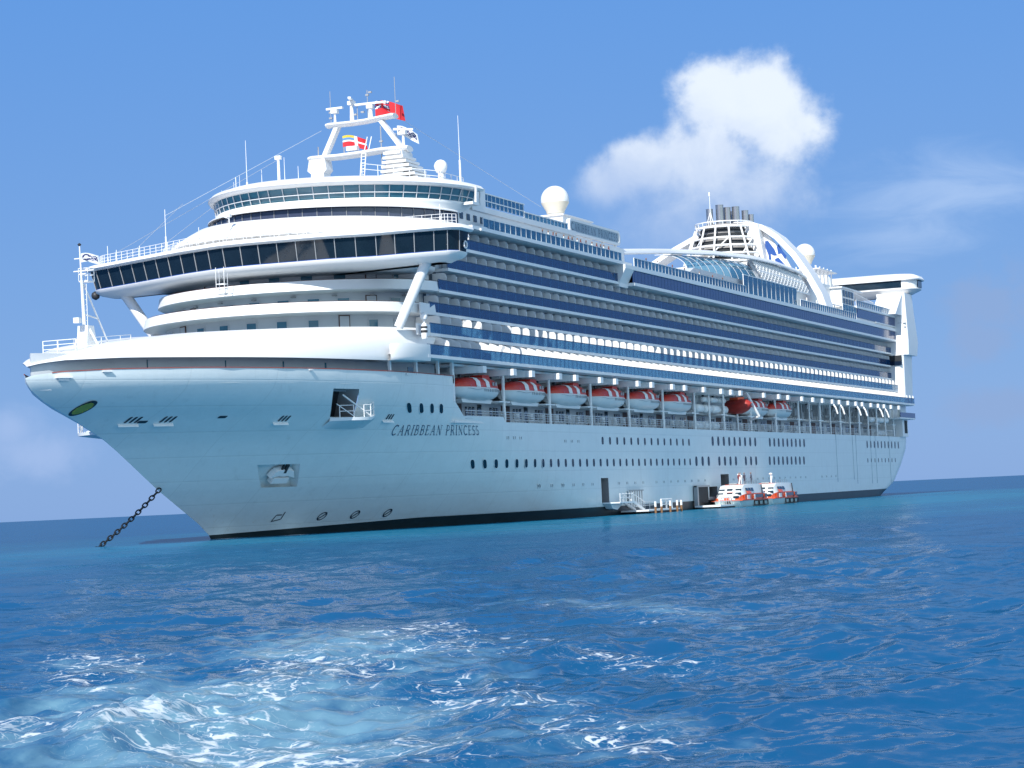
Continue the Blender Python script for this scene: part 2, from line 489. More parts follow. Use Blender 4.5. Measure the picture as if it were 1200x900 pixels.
# ------------------------------------------------------------------ sea
def sea():
    h, f = CAM.z, 1024 / 1200 * F_PX
    cx, cy = CAM.x, CAM.y
    a0 = math.atan2(FW.y, FW.x)
    # rows: geometric far away, tight near the boat the picture was taken from
    r, rows = 4.0, []
    while r < 60000:
        rows.append(r)
        step = max(0.07, 0.55 * r * r / (h * f))
        r += min(step, 0.05 * r + 0.3) if r > 600 else min(step, 0.05 * r + 0.02)
    rows = np.array(rows)
    ang = list(np.linspace(-PI, -0.36, 70)[:-1]) + list(np.linspace(-0.36, 0.36, 760)) + list(np.linspace(0.36, PI, 70)[1:-1])
    ang = np.array(ang)
    na, nr = len(ang), len(rows)
    R, A = np.meshgrid(rows, ang, indexing='ij')
    X = cx + R * np.cos(a0 + A)
    Y = cy + R * np.sin(a0 + A)
    dr = np.gradient(rows)
    da = np.gradient(ang)
    cell = np.maximum(dr[:, None] * np.ones(na)[None, :], R * np.abs(da)[None, :])
    rng = np.random.RandomState(11)
    Z = np.zeros_like(X)
    DX = np.zeros_like(X)
    DY = np.zeros_like(X)
    N = 170
    wind = a0 - 1.9
    for i in range(N):
        lam = 0.28 * (52.0 ** ((i + rng.rand()) / N))
        th = wind + rng.normal(0, 0.50)
        k = 2 * PI / lam
        slope = 0.165 * math.sqrt(2.0 / N) * (1.7 if lam < 1.3 else (1.6 if lam < 3 else (1.2 if lam < 5 else (0.85 if lam < 9 else 0.5))))
        amp = slope / k
        fade = np.clip((lam / (2.2 * cell)) - 0.8, 0, 1)
        ph = k * (X * math.cos(th) + Y * math.sin(th)) + rng.rand() * 6.283
        Z += fade * amp * np.cos(ph)
        sh = fade * amp * 0.85 * np.sin(ph)
        DX -= sh * math.cos(th)
        DY -= sh * math.sin(th)
    # patches of livelier and calmer water
    patch = 0.85 + 0.35 * np.sin(X * 0.11 + 1.3 * np.sin(Y * 0.07)) * np.cos(Y * 0.13 + 0.8 * np.sin(X * 0.05))
    Z *= patch
    # ---- churned wake of the boat we stand on: the foam mask, in world coordinates
    W = np.zeros_like(X)
    ax = Vector((0.81, 0.59, 0)).normalized()
    for (px, py, sl_, sw, am) in [(-143.5, -100.8, 3.6, 1.4, 1.02), (-146.0, -103.6, 3.0, 1.5, 0.88), (-144.5, -99.0, 2.6, .8, .8), (-132.5, -93.0, 4.5, 1.1, 0.62),
                                  (-137.0, -95.5, 3.0, 1.0, 0.55), (-134.0, -98.6, 5.5, 1.5, 0.75), (-127.0, -97.5, 7.5, 1.6, 0.62),
                                  (-140.5, -104.3, 5.0, 1.3, 0.55), (-134.5, -104.6, 3.5, 1.0, 0.50), (-145.3, -108.0, 3.2, 0.9, 0.62),
                                  (-146.5, -105.8, 3.0, 1.0, 0.55), (-120.0, -99.5, 9.0, 1.4, 0.34), (-138.5, -99.6, 3.0, 1.2, 0.7)]:
        u = (X - px) * ax.x + (Y - py) * ax.y
        v = -(X - px) * ax.y + (Y - py) * ax.x
        W = np.maximum(W, am * np.exp(-(u / sl_) ** 2 - (v / sw) ** 2))
    # white water where the swell meets stem and stern, and along the tenders
    for (px, py, qx, qy, sw, am) in [(31.4, 0.0, 42.0, -5.6, .8, 1.7), (266.0, -16.5, 300.0, -10.0, .8, .8), (160.0, -23.8, 182.0, -23.6, .25, .8)]:
        L2 = (qx - px) ** 2 + (qy - py) ** 2
        t = np.clip(((X - px) * (qx - px) + (Y - py) * (qy - py)) / L2, 0, 1)
        d2 = (X - px - t * (qx - px)) ** 2 + (Y - py - t * (qy - py)) ** 2
        W = np.maximum(W, am * np.exp(-d2 / sw ** 2))
    AER = np.zeros_like(X)
    for (px, py, sl_, sw, am) in [(-143, -101.5, 10, 4.4, 1.15), (-131, -97.5, 11, 3.2, 0.9), (-134.5, -94, 7, 2.2, 0.6), (-145.5, -107, 6, 2.4, 0.6), (-118, -98.5, 12, 2.2, .6)]:
        u = (X - px) * ax.x + (Y - py) * ax.y
        v = -(X - px) * ax.y + (Y - py) * ax.x
        AER = np.maximum(AER, am * np.exp(-(u / sl_) ** 2 - (v / sw) ** 2))
    # turbulence in the wake
    for i in range(26):
        lam = 0.35 + 1.3 * rng.rand()
        th = rng.rand() * 6.283
        k = 2 * PI / lam
        fade = np.clip((lam / (2.6 * cell)) - 0.8, 0, 1)
        Z += fade * AER * (0.05 / k) * np.cos(k * (X * math.cos(th) + Y * math.sin(th)) + rng.rand() * 6.28)
    V = np.stack([X + DX, Y + DY, Z], -1).reshape(-1, 3)
    # the sheet closes on itself behind the camera and over the nadir
    idx = np.arange(nr * na).reshape(nr, na)
    nx = np.roll(idx, -1, axis=1)
    q = np.stack([idx[:-1], idx[1:], nx[1:], nx[:-1]], -1).reshape(-1, 4)
    V = np.vstack([V, [[cx, cy, 0.0]]])
    cen = nr * na
    tri = np.stack([np.full(na, cen), idx[0], nx[0]], -1)
    me = bpy.data.meshes.new('sea')
    nq, nt = len(q), len(tri)
    me.vertices.add(len(V))
    me.vertices.foreach_set('co', V.astype(np.float32).ravel())
    me.loops.add(nq * 4 + nt * 3)
    me.loops.foreach_set('vertex_index', np.concatenate([q.ravel(), tri.ravel()]).astype(np.int32))
    me.polygons.add(nq + nt)
    me.polygons.foreach_set('loop_start', np.concatenate([np.arange(nq) * 4, nq * 4 + np.arange(nt) * 3]).astype(np.int32))
    me.polygons.foreach_set('use_smooth', np.ones(nq + nt, dtype=bool))
    me.update(calc_edges=True)
    me.validate()
    for nm, arr in (('foam', W), ('aerated', AER)):
        at = me.attributes.new(nm, 'FLOAT', 'POINT')
        at.data.foreach_set('value', np.append(arr.ravel(), 0).astype(np.float32))
    o = bpy.data.objects.new('sea', me)
    COL.objects.link(o)
    o['kind'] = 'structure'

    m = bpy.data.materials.new('sea_water')
    m.use_nodes = True
    T = NT(m.node_tree)
    b = T.n['Principled BSDF']
    co = T.new('ShaderNodeNewGeometry').outputs['Position']
    foam = T.new('ShaderNodeAttribute', attribute_name='foam').outputs['Fac']
    aer = T.new('ShaderNodeAttribute', attribute_name='aerated').outputs['Fac']
    sx = T.new('ShaderNodeSeparateXYZ'); T.put(sx.inputs[0], co)
    x, y = sx.outputs[0], sx.outputs[1]
    big = T.noise(T.scalev(co, (0.010, 0.022, 1)), 1.0, 4.0, 0.6)
    mid = T.noise(T.scalev(co, (0.10, 0.16, 1)), 1.0, 4.0, 0.6)
    deep = T.mix(mid, (0.0034, 0.064, 0.170, 1), (0.0065, 0.108, 0.248, 1))
    turq = T.mix(big, (0.007, 0.128, 0.245, 1), (0.013, 0.192, 0.32, 1))
    # paler bottom under and around the anchorage
    dx = T.m('DIVIDE', T.m('SUBTRACT', x, 120.0), 190.0)
    dy = T.m('DIVIDE', T.m('SUBTRACT', y, -30.0), 78.0)
    q_ = T.m('SUBTRACT', 1.0, T.m('SQRT', T.m('ADD', T.m('MULTIPLY', dx, dx), T.m('MULTIPLY', dy, dy))))
    sh = T.ramp(T.m('ADD', q_, T.m('MULTIPLY', T.m('SUBTRACT', big, 0.5), 1.6)), -0.25, 0.80)
    c = T.mix(sh, deep, turq)
    # aerated water of the wake
    an = T.noise(T.scalev(co, (0.55, 0.75, 1)), 1.0, 5.0, 0.6, 0.6)
    av = T.ramp(T.m('ADD', aer, T.m('MULTIPLY', T.m('SUBTRACT', an, 0.5), 2.2)), 0.30, 1.25)
    c = T.mix(T.m('MULTIPLY', av, 0.66), c, (0.22, 0.40, 0.48, 1))
    # foam lace: edges of distorted cells inside the churned patches, plus stray flecks
    dn = T.noise(co, 0.9, 4.0, 0.6, 0.0, out=1)
    pv = T.new('ShaderNodeVectorMath', operation='ADD')
    T.put(pv.inputs[0], T.scalev(co, (1.0, 1.0, 0.0)))
    T.put(pv.inputs[1], T.scalev(dn, (1.5, 1.5, 0.0)))
    # stretch along the wake
    mp = T.new('ShaderNodeMapping'); mp.inputs['Rotation'].default_value = (0, 0, -math.atan2(0.25, 0.97))
    mp.inputs['Scale'].default_value = (0.75, 1.25, 1)
    T.put(mp.inputs[0], pv.outputs[0])
    lace = []
    for sc in (1.7, 4.2):
        vo = T.new('ShaderNodeTexVoronoi', feature='DISTANCE_TO_EDGE')
        vo.inputs['Scale'].default_value = sc
        T.put(vo.inputs['Vector'], mp.outputs[0])
        lace.append(vo.outputs['Distance'])
    n5 = T.noise(co, 1.7, 6.0, 0.65, 0.3)
    n6 = T.noise(co, 0.45, 4.0, 0.6)
    strength = T.m('ADD', foam, T.m('MULTIPLY', T.m('SUBTRACT', n6, 0.5), 1.3))
    wid = T.m('MULTIPLY', T.m('MAXIMUM', T.m('SUBTRACT', strength, 0.24), 0.0), 0.17)
    l1 = T.m('GREATER_THAN', T.m('MULTIPLY', wid, T.m('ADD', 0.25, T.m('MULTIPLY', n5, 1.5))), lace[0])
    wid2 = T.m('MULTIPLY', T.m('MAXIMUM', T.m('SUBTRACT', strength, 0.40), 0.0), 0.13)
    l2 = T.ramp(T.m('SUBTRACT', T.m('MULTIPLY', wid2, T.m('MULTIPLY', n5, 2.0)), lace[1]), -0.04, 0.03)
    l1s = T.m('MULTIPLY', T.ramp(T.noise(co, 2.6, 4.0, 0.6), 0.40, 0.56), T.ramp(T.m('SUBTRACT', T.m('MULTIPLY', wid, T.m('ADD', 0.1, T.m('MULTIPLY', n5, 1.7))), lace[0]), -0.03, 0.035))
    core = T.ramp(T.m('ADD', T.m('MULTIPLY', foam, 0.8), T.m('MULTIPLY', n5, 0.9)), 1.18, 1.55)
    fm = T.m('MULTIPLY', T.m('MAXIMUM', T.m('MAXIMUM', l1s, T.m('MULTIPLY', l2, 0.5)), core), T.ramp(foam, 0.02, 0.22))
    fine = T.noise(co, 8.0, 3.0, 0.7)
    fm = T.m('MULTIPLY', fm, T.ramp(T.m('ADD', fine, T.m('MULTIPLY', fm, 0.25)), 0.42, 0.68))
    c = T.mix(T.m('MULTIPLY', fm, 0.88), c, (0.66, 0.71, 0.74, 1))
    # wavelets finer than the mesh tilt the surface directly
    def tiltn(scale, det):
        n = T.noise(T.scalev(co, (scale, scale, 0.0)), 1.0, det, 0.62, 0.2, out=1)
        q2 = T.new('ShaderNodeVectorMath', operation='SUBTRACT')
        T.put(q2.inputs[0], n); q2.inputs[1].default_value = (0.5, 0.5, 0.5)
        return q2.outputs[0]
    gn = T.new('ShaderNodeNewGeometry').outputs['Normal']
    acc = gn
    for scale, det, k in ((0.12, 3.0, 0.16), (0.7, 3.0, 0.24), (3.0, 2.0, 0.24), (9.0, 2.0, 0.16)):
        ad = T.new('ShaderNodeVectorMath', operation='ADD')
        T.put(ad.inputs[0], acc)
        T.put(ad.inputs[1], T.scalev(tiltn(scale, det), (k, k, 0.0)))
        acc = ad.outputs[0]
    nm = T.new('ShaderNodeVectorMath', operation='NORMALIZE'); T.put(nm.inputs[0], acc)
    N_ = nm.outputs[0]
    for nd in (b,):
        T.n.remove(nd)
    out = T.n['Material Output']
    df = T.new('ShaderNodeBsdfDiffuse'); T.put(df.inputs['Color'], c); T.put(df.inputs['Normal'], N_)
    gl = T.new('ShaderNodeBsdfGlossy'); gl.inputs['Roughness'].default_value = 0.10; T.put(gl.inputs['Normal'], N_)
    fr = T.new('ShaderNodeFresnel'); fr.inputs['IOR'].default_value = 1.333; T.put(fr.inputs['Normal'], N_)
    mx = T.new('ShaderNodeMixShader')
    # steep facets hide the glancing ones behind them, so a ruffled sea never mirrors fully
    refl = T.m('SMOOTH_MIN', T.m('MULTIPLY', fr.outputs[0], 0.60), 0.35, 0.10)
    T.put(mx.inputs[0], T.m('MULTIPLY', refl, T.m('SUBTRACT', 1.0, T.m('MULTIPLY', fm, 0.9))))
    T.l.new(df.outputs[0], mx.inputs[1]); T.l.new(gl.outputs[0], mx.inputs[2])
    T.l.new(mx.outputs[0], out.inputs[0])
    me.materials.append(m)
    return o


sea()

# ------------------------------------------------------------------ the ship: x runs from the bow tip aft, port side is -y
SHIP = thing('cruise_ship', 'huge white cruise ship at anchor with rows of blue glass balconies', 'cruise ship')
B = 18.0
ZL7, Z9, Z10, Z11, Z12, Z14, Z15, Z16 = 11.69, 18.1, 20.7, 23.25, 25.9, 28.47, 31.07, 33.69
XS = [(-2, 33.5), (0, 32), (.92, 31.2), (5.31, 21.8), (9.98, 13.1), (12.05, 7.58), (13.53, 2.98), (14.57, .84), (15.5, 0), (17, 0)]
XE = [(-2, 262), (0, 264.6), (.8, 267.8), (2.67, 277), (6.45, 285), (9.6, 290), (15.9, 292), (18, 292)]


BD = [(0, 0), (1, .8), (3, 2.2), (7, 4.8), (12, 7.7), (18, 10.8), (25, 13.6), (32, 15.6), (40, 17.2), (46, 17.8), (52, 18)]


def tab(t, v):
    return float(np.interp(v, [q[0] for q in t], [q[1] for q in t]))


def half_breadth(x, z):
    xs, s = tab(XS, z), max(0, min(1, z / 16.5))
    if x <= xs:
        return 0.0
    t = min(1.0, (x - xs) / (78 - 26 * s ** .6))
    g0, gd, w = 1 - (1 - t) ** 1.8, tab(BD, t * 52) / 18.0, s ** 1.05
    b = B * (g0 * (1 - w) + gd * w)
    xe = tab(XE, z)
    R = 7.0
    if x > xe - R:
        u = min(1, (x - (xe - R)) / R)
        b -= 6.0 * (1 - math.sqrt(max(0, 1 - u * u)))
    return b


def sheer(x):
    return tab([(0, 15.5), (1, 15.95), (2.7, 16.2), (7.6, 16.45), (15, 16.58), (28, 16.64), (42, 16.62), (56, 16.55)], x)


def top_profile(X):
    pts = [(0, 0), (55.3, 0)]
    if X <= 55.3:
        return sheer(X)
    return float(np.interp(X, [55.3001, 55.5, 58.0, 68.85, 69.0, 69.7], [13.82, 13.8, 12.24, 12.30, 12.30, ZL7]))


def hx(X, z):
    xs = tab(XS, z)
    return xs + X * (1 - xs / 50) if X < 50 else X


HOLES = [  # X0, X1, z0, z1, depth : openings in the port side
    (20.0, 28.0, 5.1, 7.4, 1.1), (31.6, 35.6, 12.0, 14.7, 2.6), (101.0, 103.8, 1.7, 4.9, 2.5), (153.6, 157.8, 1.7, 5.0, 2.5),
    (147.5, 151.5, 0.9, 3.2, 2.0)]


def hull():
    mb = MB()
    Xs = set([0, .15, .4, .8, 1.3, 2, 3, 4, 5.5, 7, 9, 11, 13, 15, 17, 20, 23, 26, 29, 32, 35, 38, 41, 44, 47, 50, 53, 55.3, 55.31, 55.5, 56.5, 58,
              60, 64, 68.85, 69.0, 69.7])
    x = 72.0
    while x < 264:
        Xs.add(x); x += 6
    for (a, b, c, d, e) in HOLES:
        Xs |= {a, b}
    fr = [0.0, 0.12, 0.24, 0.36, 0.48, 0.58, 0.66, 0.73, 0.79, 0.84, 0.88, 0.92, 0.95, 0.975, 1.0]
    Xs = sorted(Xs)
    XN = len(Xs)

    def boot(x):
        return float(np.interp(x, [32, 60, 260], [0.45, 1.15, 1.35]))

    zl = [-2, -1, 0, 'b', 1.7, 2.4, 3.2, 4.0, 4.9, 5.0, 5.1, 6.0, 6.8, 7.4, 8.2, 9.2, 10.2, 11.0, ZL7]
    zu = [12.0, 12.7, 13.4, 14.05, 14.7, 15.3, 15.8, 16.2, 16.58]

    def pt(X, z, side):
        if X > 263.9:
            u = (X - 264) / 1.0
            xe = tab(XE, z)
            x = 258 + (xe - 258) * u
        else:
            x = hx(X, z) if X < 50 else min(X, 258 + (X - 258) * 1.0)
        return (x, side * half_breadth(x, z), z)

    cols = [X for X in Xs if X <= 258] + [264 + u for u in fr]
    for side in (-1, 1):
        rows = []
        for z in zl:
            row = []
            for X in cols:
                zz = z
                if z == 'b':
                    xq = hx(X, 0.5) if X < 50 else X
                    zz = boot(min(xq, 262))
                row.append(pt(X, zz, side))
            rows.append(row)
        n = len(cols)
        v = [p for r in rows for p in r]
        for i in range(len(zl) - 1):
            for j in range(n - 1):
                if side < 0 and any(a - 1e-6 <= cols[j] and cols[j + 1] <= b + 1e-6 and isinstance(zl[i], (int, float)) and c - 1e-6 <= zl[i] and
                                    isinstance(zl[i + 1], (int, float)) and zl[i + 1] <= d + 1e-6 for (a, b, c, d, e) in HOLES):
                    continue
                a = i * n + j
                q = (a, a + 1, a + n + 1, a + n)
                mb.add([v[t] for t in q], [(0, 1, 2, 3)], 1 if i < 3 else 0)
        # bow plating above the promenade level, stern quarter plating
        ucol = [X for X in cols if X <= 69.7]
        rows = []
        for z in [ZL7] + zu:
            f = (z - ZL7) / (16.58 - ZL7)
            rows.append([pt(X, ZL7 + f * (top_profile(hx(X, 15.0) if X < 50 else X) - ZL7), side) for X in ucol])
        zz = [ZL7] + zu
        n = len(ucol)
        v = [p for r in rows for p in r]
        for i in range(len(rows) - 1):
            for j in range(n - 1):
                if side < 0 and any(a - 1e-6 <= ucol[j] and ucol[j + 1] <= b + 1e-6 and c - 1e-6 <= zz[i] and zz[i + 1] <= d + 1e-6 for (a, b, c, d, e) in HOLES):
                    continue
                a = i * n + j
                q = (a, a + 1, a + n + 1, a + n)
                if abs(v[q[0]][2] - v[q[3]][2]) + abs(v[q[1]][2] - v[q[2]][2]) < 1e-5:
                    continue
                mb.add([v[t] for t in q], [(0, 1, 2, 3)], 0)
        rows = [[pt(264 + u, z, side) for u in fr if u > 0.58 or True] for z in (ZL7, 13, 14.5, 16, 18)]
        rows = [r[6:] for r in rows]
        mb.loft(rows, closed=False, k=0)
        mb.loft([[(p[0], p[1], p[2]) for p in (r[0],)] + [(r[0][0], side * 13.0, r[0][2])] for r in rows], closed=False, k=0)
    # transom
    for i, (z0, z1) in enumerate(zip([-2, 0, 1.3, 2.7, 5, 8, ZL7, 14.5], [0, 1.3, 2.7, 5, 8, ZL7, 14.5, 18])):
        x0, x1 = tab(XE, z0), tab(XE, z1)
        b0, b1 = half_breadth(x0, z0), half_breadth(x1, z1)
        mb.add([(x0, -b0, z0), (x0, b0, z0), (x1, b1, z1), (x1, -b1, z1)], [(0, 1, 2, 3)], 1 if i < 2 else 0)
    o = mb.build('hull', ['hull_paint', 'boot_paint'], SHIP, 40)
    # recessed pockets
    for hi, (a, b, c, d, e) in enumerate(HOLES):
        ring = [pt(a, c, -1), pt(b, c, -1), pt(b, d, -1), pt(a, d, -1)]
        iz = Vector((0.25 * e, e, 0.0))
        inn = [tuple(Vector(p) + iz) for p in ring]
        tgt = MB()
        for q in range(4):
            tgt.add([ring[q], ring[(q + 1) % 4], inn[(q + 1) % 4], inn[q]], [(0, 1, 2, 3)], 0)
        tgt.add(inn, [(0, 1, 2, 3)], 0 if hi == 0 else 1)
        tgt.build(['anchor_pocket', 'platform_recess', 'shell_door_recess', 'shell_door_recess', 'shell_door_recess'][hi],
                  ['hull_paint' if hi < 1 else 'grey_metal', 'dark_opening'], o, 0)
    return o


HULL = hull()


def on_hull(x, z, out=0.03):
    """a point on the port side, and its outward normal"""
    e = 0.05
    b = half_breadth(x, z)
    tx = Vector((2 * e, -(half_breadth(x + e, z) - half_breadth(x - e, z)), 0))
    tz = Vector((0, -(half_breadth(x, z + e) - half_breadth(x, z - e)), 2 * e))
    n = tx.cross(tz).normalized()
    if n.y > 0:
        n = -n
    return Vector((x, -b, z)) + n * out, n


def hull_patch(mb, poly, out=0.03, k=0):
    """a flat outline given in (x, z) laid on the side plating"""
    mb.add([tuple(on_hull(x, z, out)[0]) for x, z in poly], [tuple(range(len(poly)))], k)


def rrect(x0, x1, z0, z1, r, n=3):
    p = []
    for cx, cz, a0 in ((x1 - r, z1 - r, 0), (x0 + r, z1 - r, 90), (x0 + r, z0 + r, 180), (x1 - r, z0 + r, 270)):
        for i in range(n + 1):
            a = math.radians(a0 + 90 * i / n)
            p.append((cx + r * math.cos(a), cz + r * math.sin(a)))
    return p


def hull_window(x, z, w, h, name='window', parent=HULL, mb=None):
    own = mb is None
    mb = mb or MB()
    k_ = 1.7 * (half_breadth(x, z + .3) - half_breadth(x, z - .3)) / .6   # ports are cut upright although the side flares
    sh = lambda pts: [(px - k_ * (pz - z), pz) for px, pz in pts]
    outer = [on_hull(px, pz, 0.02)[0] for px, pz in sh(rrect(x - w / 2 - .06, x + w / 2 + .06, z - h / 2 - .06, z + h / 2 + .06, w * .4))]
    inner = [on_hull(px, pz, 0.02)[0] for px, pz in sh(rrect(x - w / 2, x + w / 2, z - h / 2, z + h / 2, w * .38))]
    deep = [on_hull(px, pz, 0.006)[0] for px, pz in sh(rrect(x - w / 2, x + w / 2, z - h / 2, z + h / 2, w * .38))]
    base = [on_hull(px, pz, -0.02)[0] for px, pz in sh(rrect(x - w / 2 - .06, x + w / 2 + .06, z - h / 2 - .06, z + h / 2 + .06, w * .4))]
    mb.loft([base, outer, inner, deep], closed=True, k=0)
    mb.add(deep, [tuple(range(len(deep)))], 1)
    if own:
        return mb.build(name, ['hull_paint', 'hull_glass'], parent, 0)


wins = []
for i in range(14):
    wins.append((102.3 + i * (138.8 - 102.3) / 13, 9.75, 0.78, 1.02))
for i in range(9):
    wins.append((150.4 + i * 2.85, 10.0, 1.12, 1.42))
for i in range(9):
    wins.append((181.7 + i * 2.69, 10.0, 1.12, 1.42))
for i in range(10):
    wins.append((249.7 + i * 3.0, 10.0, 1.12, 1.42))
for x in (45.9, 48.2, 50.4, 52.4):
    wins.append((x, 12.95, 0.78, 1.02))
for i in range(31):
    wins.append((63.4 + i * (138.9 - 63.4) / 30, 6.9, 0.78, 1.02))
for x in (141.9, 144.9, 147.9, 153.3, 156.2, 159.1, 162.0, 167.4, 170.3, 173.2):
    wins.append((x, 7.0, 1.12, 1.42))
for i in range(9):
    wins.append((181.1 + i * 2.68, 7.0, 1.12, 1.42))
wins.sort()
for w in wins[:98]:
    hull_window(*w)
small = MB()
for i in range(9):
    hull_window(249.6 + i * 2.95, 6.95, 0.7, 0.85, mb=small)
for w in wins[98:]:
    hull_window(*w, mb=small)
for x0, n, st in ((70.0, 3, 1.9), (80.5, 6, 3.4), (107.5, 4, 3.3), (123, 8, 3.2), (160, 14, 3.3), (214, 4, 3.3)):
    for i in range(n):
        for d in (0, 0.5):
            hull_window(x0 + i * st + d, 4.15 if x0 > 75 else 9.9, 0.16, 0.34, mb=small)
for x in (88.5, 90.8, 93.1):
    for d in (0, 0.5):
        hull_window(x + d, 9.6, 0.16, 0.34, mb=small)
so_ = small.build('window', ['hull_paint', 'hull_glass'], HULL, 0)
so_['kind'] = 'stuff'

# ---- lettering: serif capitals drawn as strokes (x, y, thick), cap height 1


def arc(cx, cy, rx, ry, a0, a1, n=12):
    return [(cx + rx * math.cos(math.radians(a0 + (a1 - a0) * i / n)), cy + ry * math.sin(math.radians(a0 + (a1 - a0) * i / n))) for i in range(n + 1)]


TH, TN = 0.105, 0.05
GL = {
    'C': (0.86, [(arc(.46, .5, .40, .47, 48, 312, 16), TH), ([(.74, .84), (.76, .98)], TN), ([(.74, .16), (.76, .04)], TN)]),
    'A': (0.92, [([(.12, .02), (.46, .98)], TN), ([(.46, .98), (.80, .02)], TH), ([(.24, .36), (.68, .36)], TN), ([(0, .02), (.26, .02)], TN), ([(.66, .02), (.94, .02)], TN)]),
    'R': (0.84, [([(.16, 0), (.16, 1)], TH), ([(.16, .97)] + arc(.40, .73, .24, .24, 90, -90, 8) + [(.16, .49)], TN * 1.3), ([(.40, .49), (.78, .02)], TH),
                 ([(.02, .02), (.30, .02)], TN), ([(.02, .98), (.2, .98)], TN)]),
    'I': (0.36, [([(.18, 0), (.18, 1)], TH), ([(.02, .02), (.34, .02)], TN), ([(.02, .98), (.34, .98)], TN)]),
    'B': (0.78, [([(.16, 0), (.16, 1)], TH), ([(.16, .97)] + arc(.38, .75, .22, .22, 90, -90, 8) + [(.16, .53)], TN * 1.3),
                 ([(.16, .53)] + arc(.42, .28, .26, .25, 90, -90, 8) + [(.16, .03)], TN * 1.4), ([(.02, .02), (.2, .02)], TN), ([(.02, .98), (.2, .98)], TN)]),
    'E': (0.72, [([(.16, 0), (.16, 1)], TH), ([(.02, .97), (.60, .97), (.62, .82)], TN), ([(.16, .52), (.5, .52)], TN), ([(.02, .03), (.62, .03), (.66, .2)], TN)]),
    'N': (0.96, [([(.16, 0), (.16, 1)], TN), ([(.14, .98), (.80, .02)], TH), ([(.80, 0), (.80, 1)], TN), ([(.02, .02), (.3, .02)], TN), ([(.68, .98), (.94, .98)], TN)]),
    'P': (0.72, [([(.16, 0), (.16, 1)], TH), ([(.16, .97)] + arc(.38, .72, .25, .25, 90, -90, 8) + [(.16, .47)], TN * 1.3), ([(.02, .02), (.30, .02)], TN), ([(.02, .98), (.2, .98)], TN)]),
    'S': (0.66, [(arc(.32, .74, .22, .23, 40, 230, 10) + arc(.32, .27, .24, .24, 60, -140, 10), TH * .85), ([(.52, .86), (.53, .98)], TN), ([(.07, .16), (.05, .02)], TN)]),
    ' ': (0.42, []),
}


def text_quads(txt, gap=0.24):
    quads, x = [], 0.0
    for ch in txt:
        w, strokes = GL[ch]
        for pts, t in strokes:
            for (ax, ay), (bx, by) in zip(pts, pts[1:]):
                d = Vector((bx - ax, by - ay))
                if d.length < 1e-5:
                    continue
                n = Vector((-d.y, d.x)).normalized() * (t / 2)
                e = d.normalized() * (t * 0.12)
                quads.append([(x + ax - e.x + n.x, ay - e.y + n.y), (x + bx + e.x + n.x, by + e.y + n.y), (x + bx + e.x - n.x, by + e.y - n.y), (x + ax - e.x - n.x, ay - e.y - n.y)])
        x += w + gap
    return quads, x - gap


q, tw = text_quads('CARIBBEAN PRINCESS')
mb = MB()
X0, X1, ZB, HT = 45.7, 62.7, 10.15, 1.05
for i, qd in enumerate(q):
    hull_patch(mb, [(X0 + px / tw * (X1 - X0) - (.45 + .35 * px / tw) * py, ZB + py * HT) for px, py in qd], 0.03 + 0.0004 * (i % 40))
o = mb.build('lettering', 'letter_blue', HULL, 0)
o['label'] = 'dark blue serif letters reading CARIBBEAN PRINCESS on the bow'

# emblem near the stem
mb = MB()
ec, er = (6.85, 13.02), (0.74, 0.64)
el = [(ec[0] + er[0] * math.cos(2 * PI * i / 28), ec[1] + er[1] * math.sin(2 * PI * i / 28)) for i in range(28)]
hull_patch(mb, el, 0.03, 0)
hull_patch(mb, [(ec[0] + (p[0] - ec[0]) * .80 - .01, ec[1] + (p[1] - ec[1]) * .74 - .02) for p in el], 0.04, 1)
for i in range(13):
    a = 2 * PI * (i + .5) / 13
    c_, s_ = math.cos(a), math.sin(a)
    pp = [(ec[0] + er[0] * (.62 * c_ - .03 * s_), ec[1] + er[1] * (.62 * s_ + .05 * c_)), (ec[0] + er[0] * .86 * c_, ec[1] + er[1] * .86 * s_),
          (ec[0] + er[0] * (.62 * c_ + .03 * s_), ec[1] + er[1] * (.62 * s_ - .05 * c_))]
    hull_patch(mb, pp, 0.045, 2)
mb.build('emblem', ['emblem_dark', 'emblem_green', 'flag_yellow'], HULL, 0)

# draught and thruster marks, fairleads with sills, deck lights under the sheer
mk = MB()
for x in (44.6, 49.2, 54.0):
    for a in range(14):
        t0, t1 = 2 * PI * a / 14, 2 * PI * (a + 1) / 14
        hull_patch(mk, [(x + .55 * math.cos(t0), 1.85 + .45 * math.sin(t0)), (x + .55 * math.cos(t1), 1.85 + .45 * math.sin(t1)),
                        (x + .42 * math.cos(t1), 1.85 + .33 * math.sin(t1)), (x + .42 * math.cos(t0), 1.85 + .33 * math.sin(t0))], 0.03)
    hull_patch(mk, [(x - .4, 1.6), (x - .3, 1.5), (x + .4, 2.1), (x + .3, 2.2)], 0.034)
for pts in ([(38.3, 1.55), (38.3, 2.2), (39.0, 2.2)], [(38.3, 1.55), (39.3, 1.75), (39.1, 2.5)]):
    for (a, b), (c, d) in zip(pts, pts[1:]):
        n = Vector((-(d - b), c - a)).normalized() * .06
        hull_patch(mk, [(a + n.x, b + n.y), (c + n.x, d + n.y), (c - n.x, d - n.y), (a - n.x, b - n.y)], 0.03)
mk.build('thruster_mark', 'emblem_dark', HULL, 0)
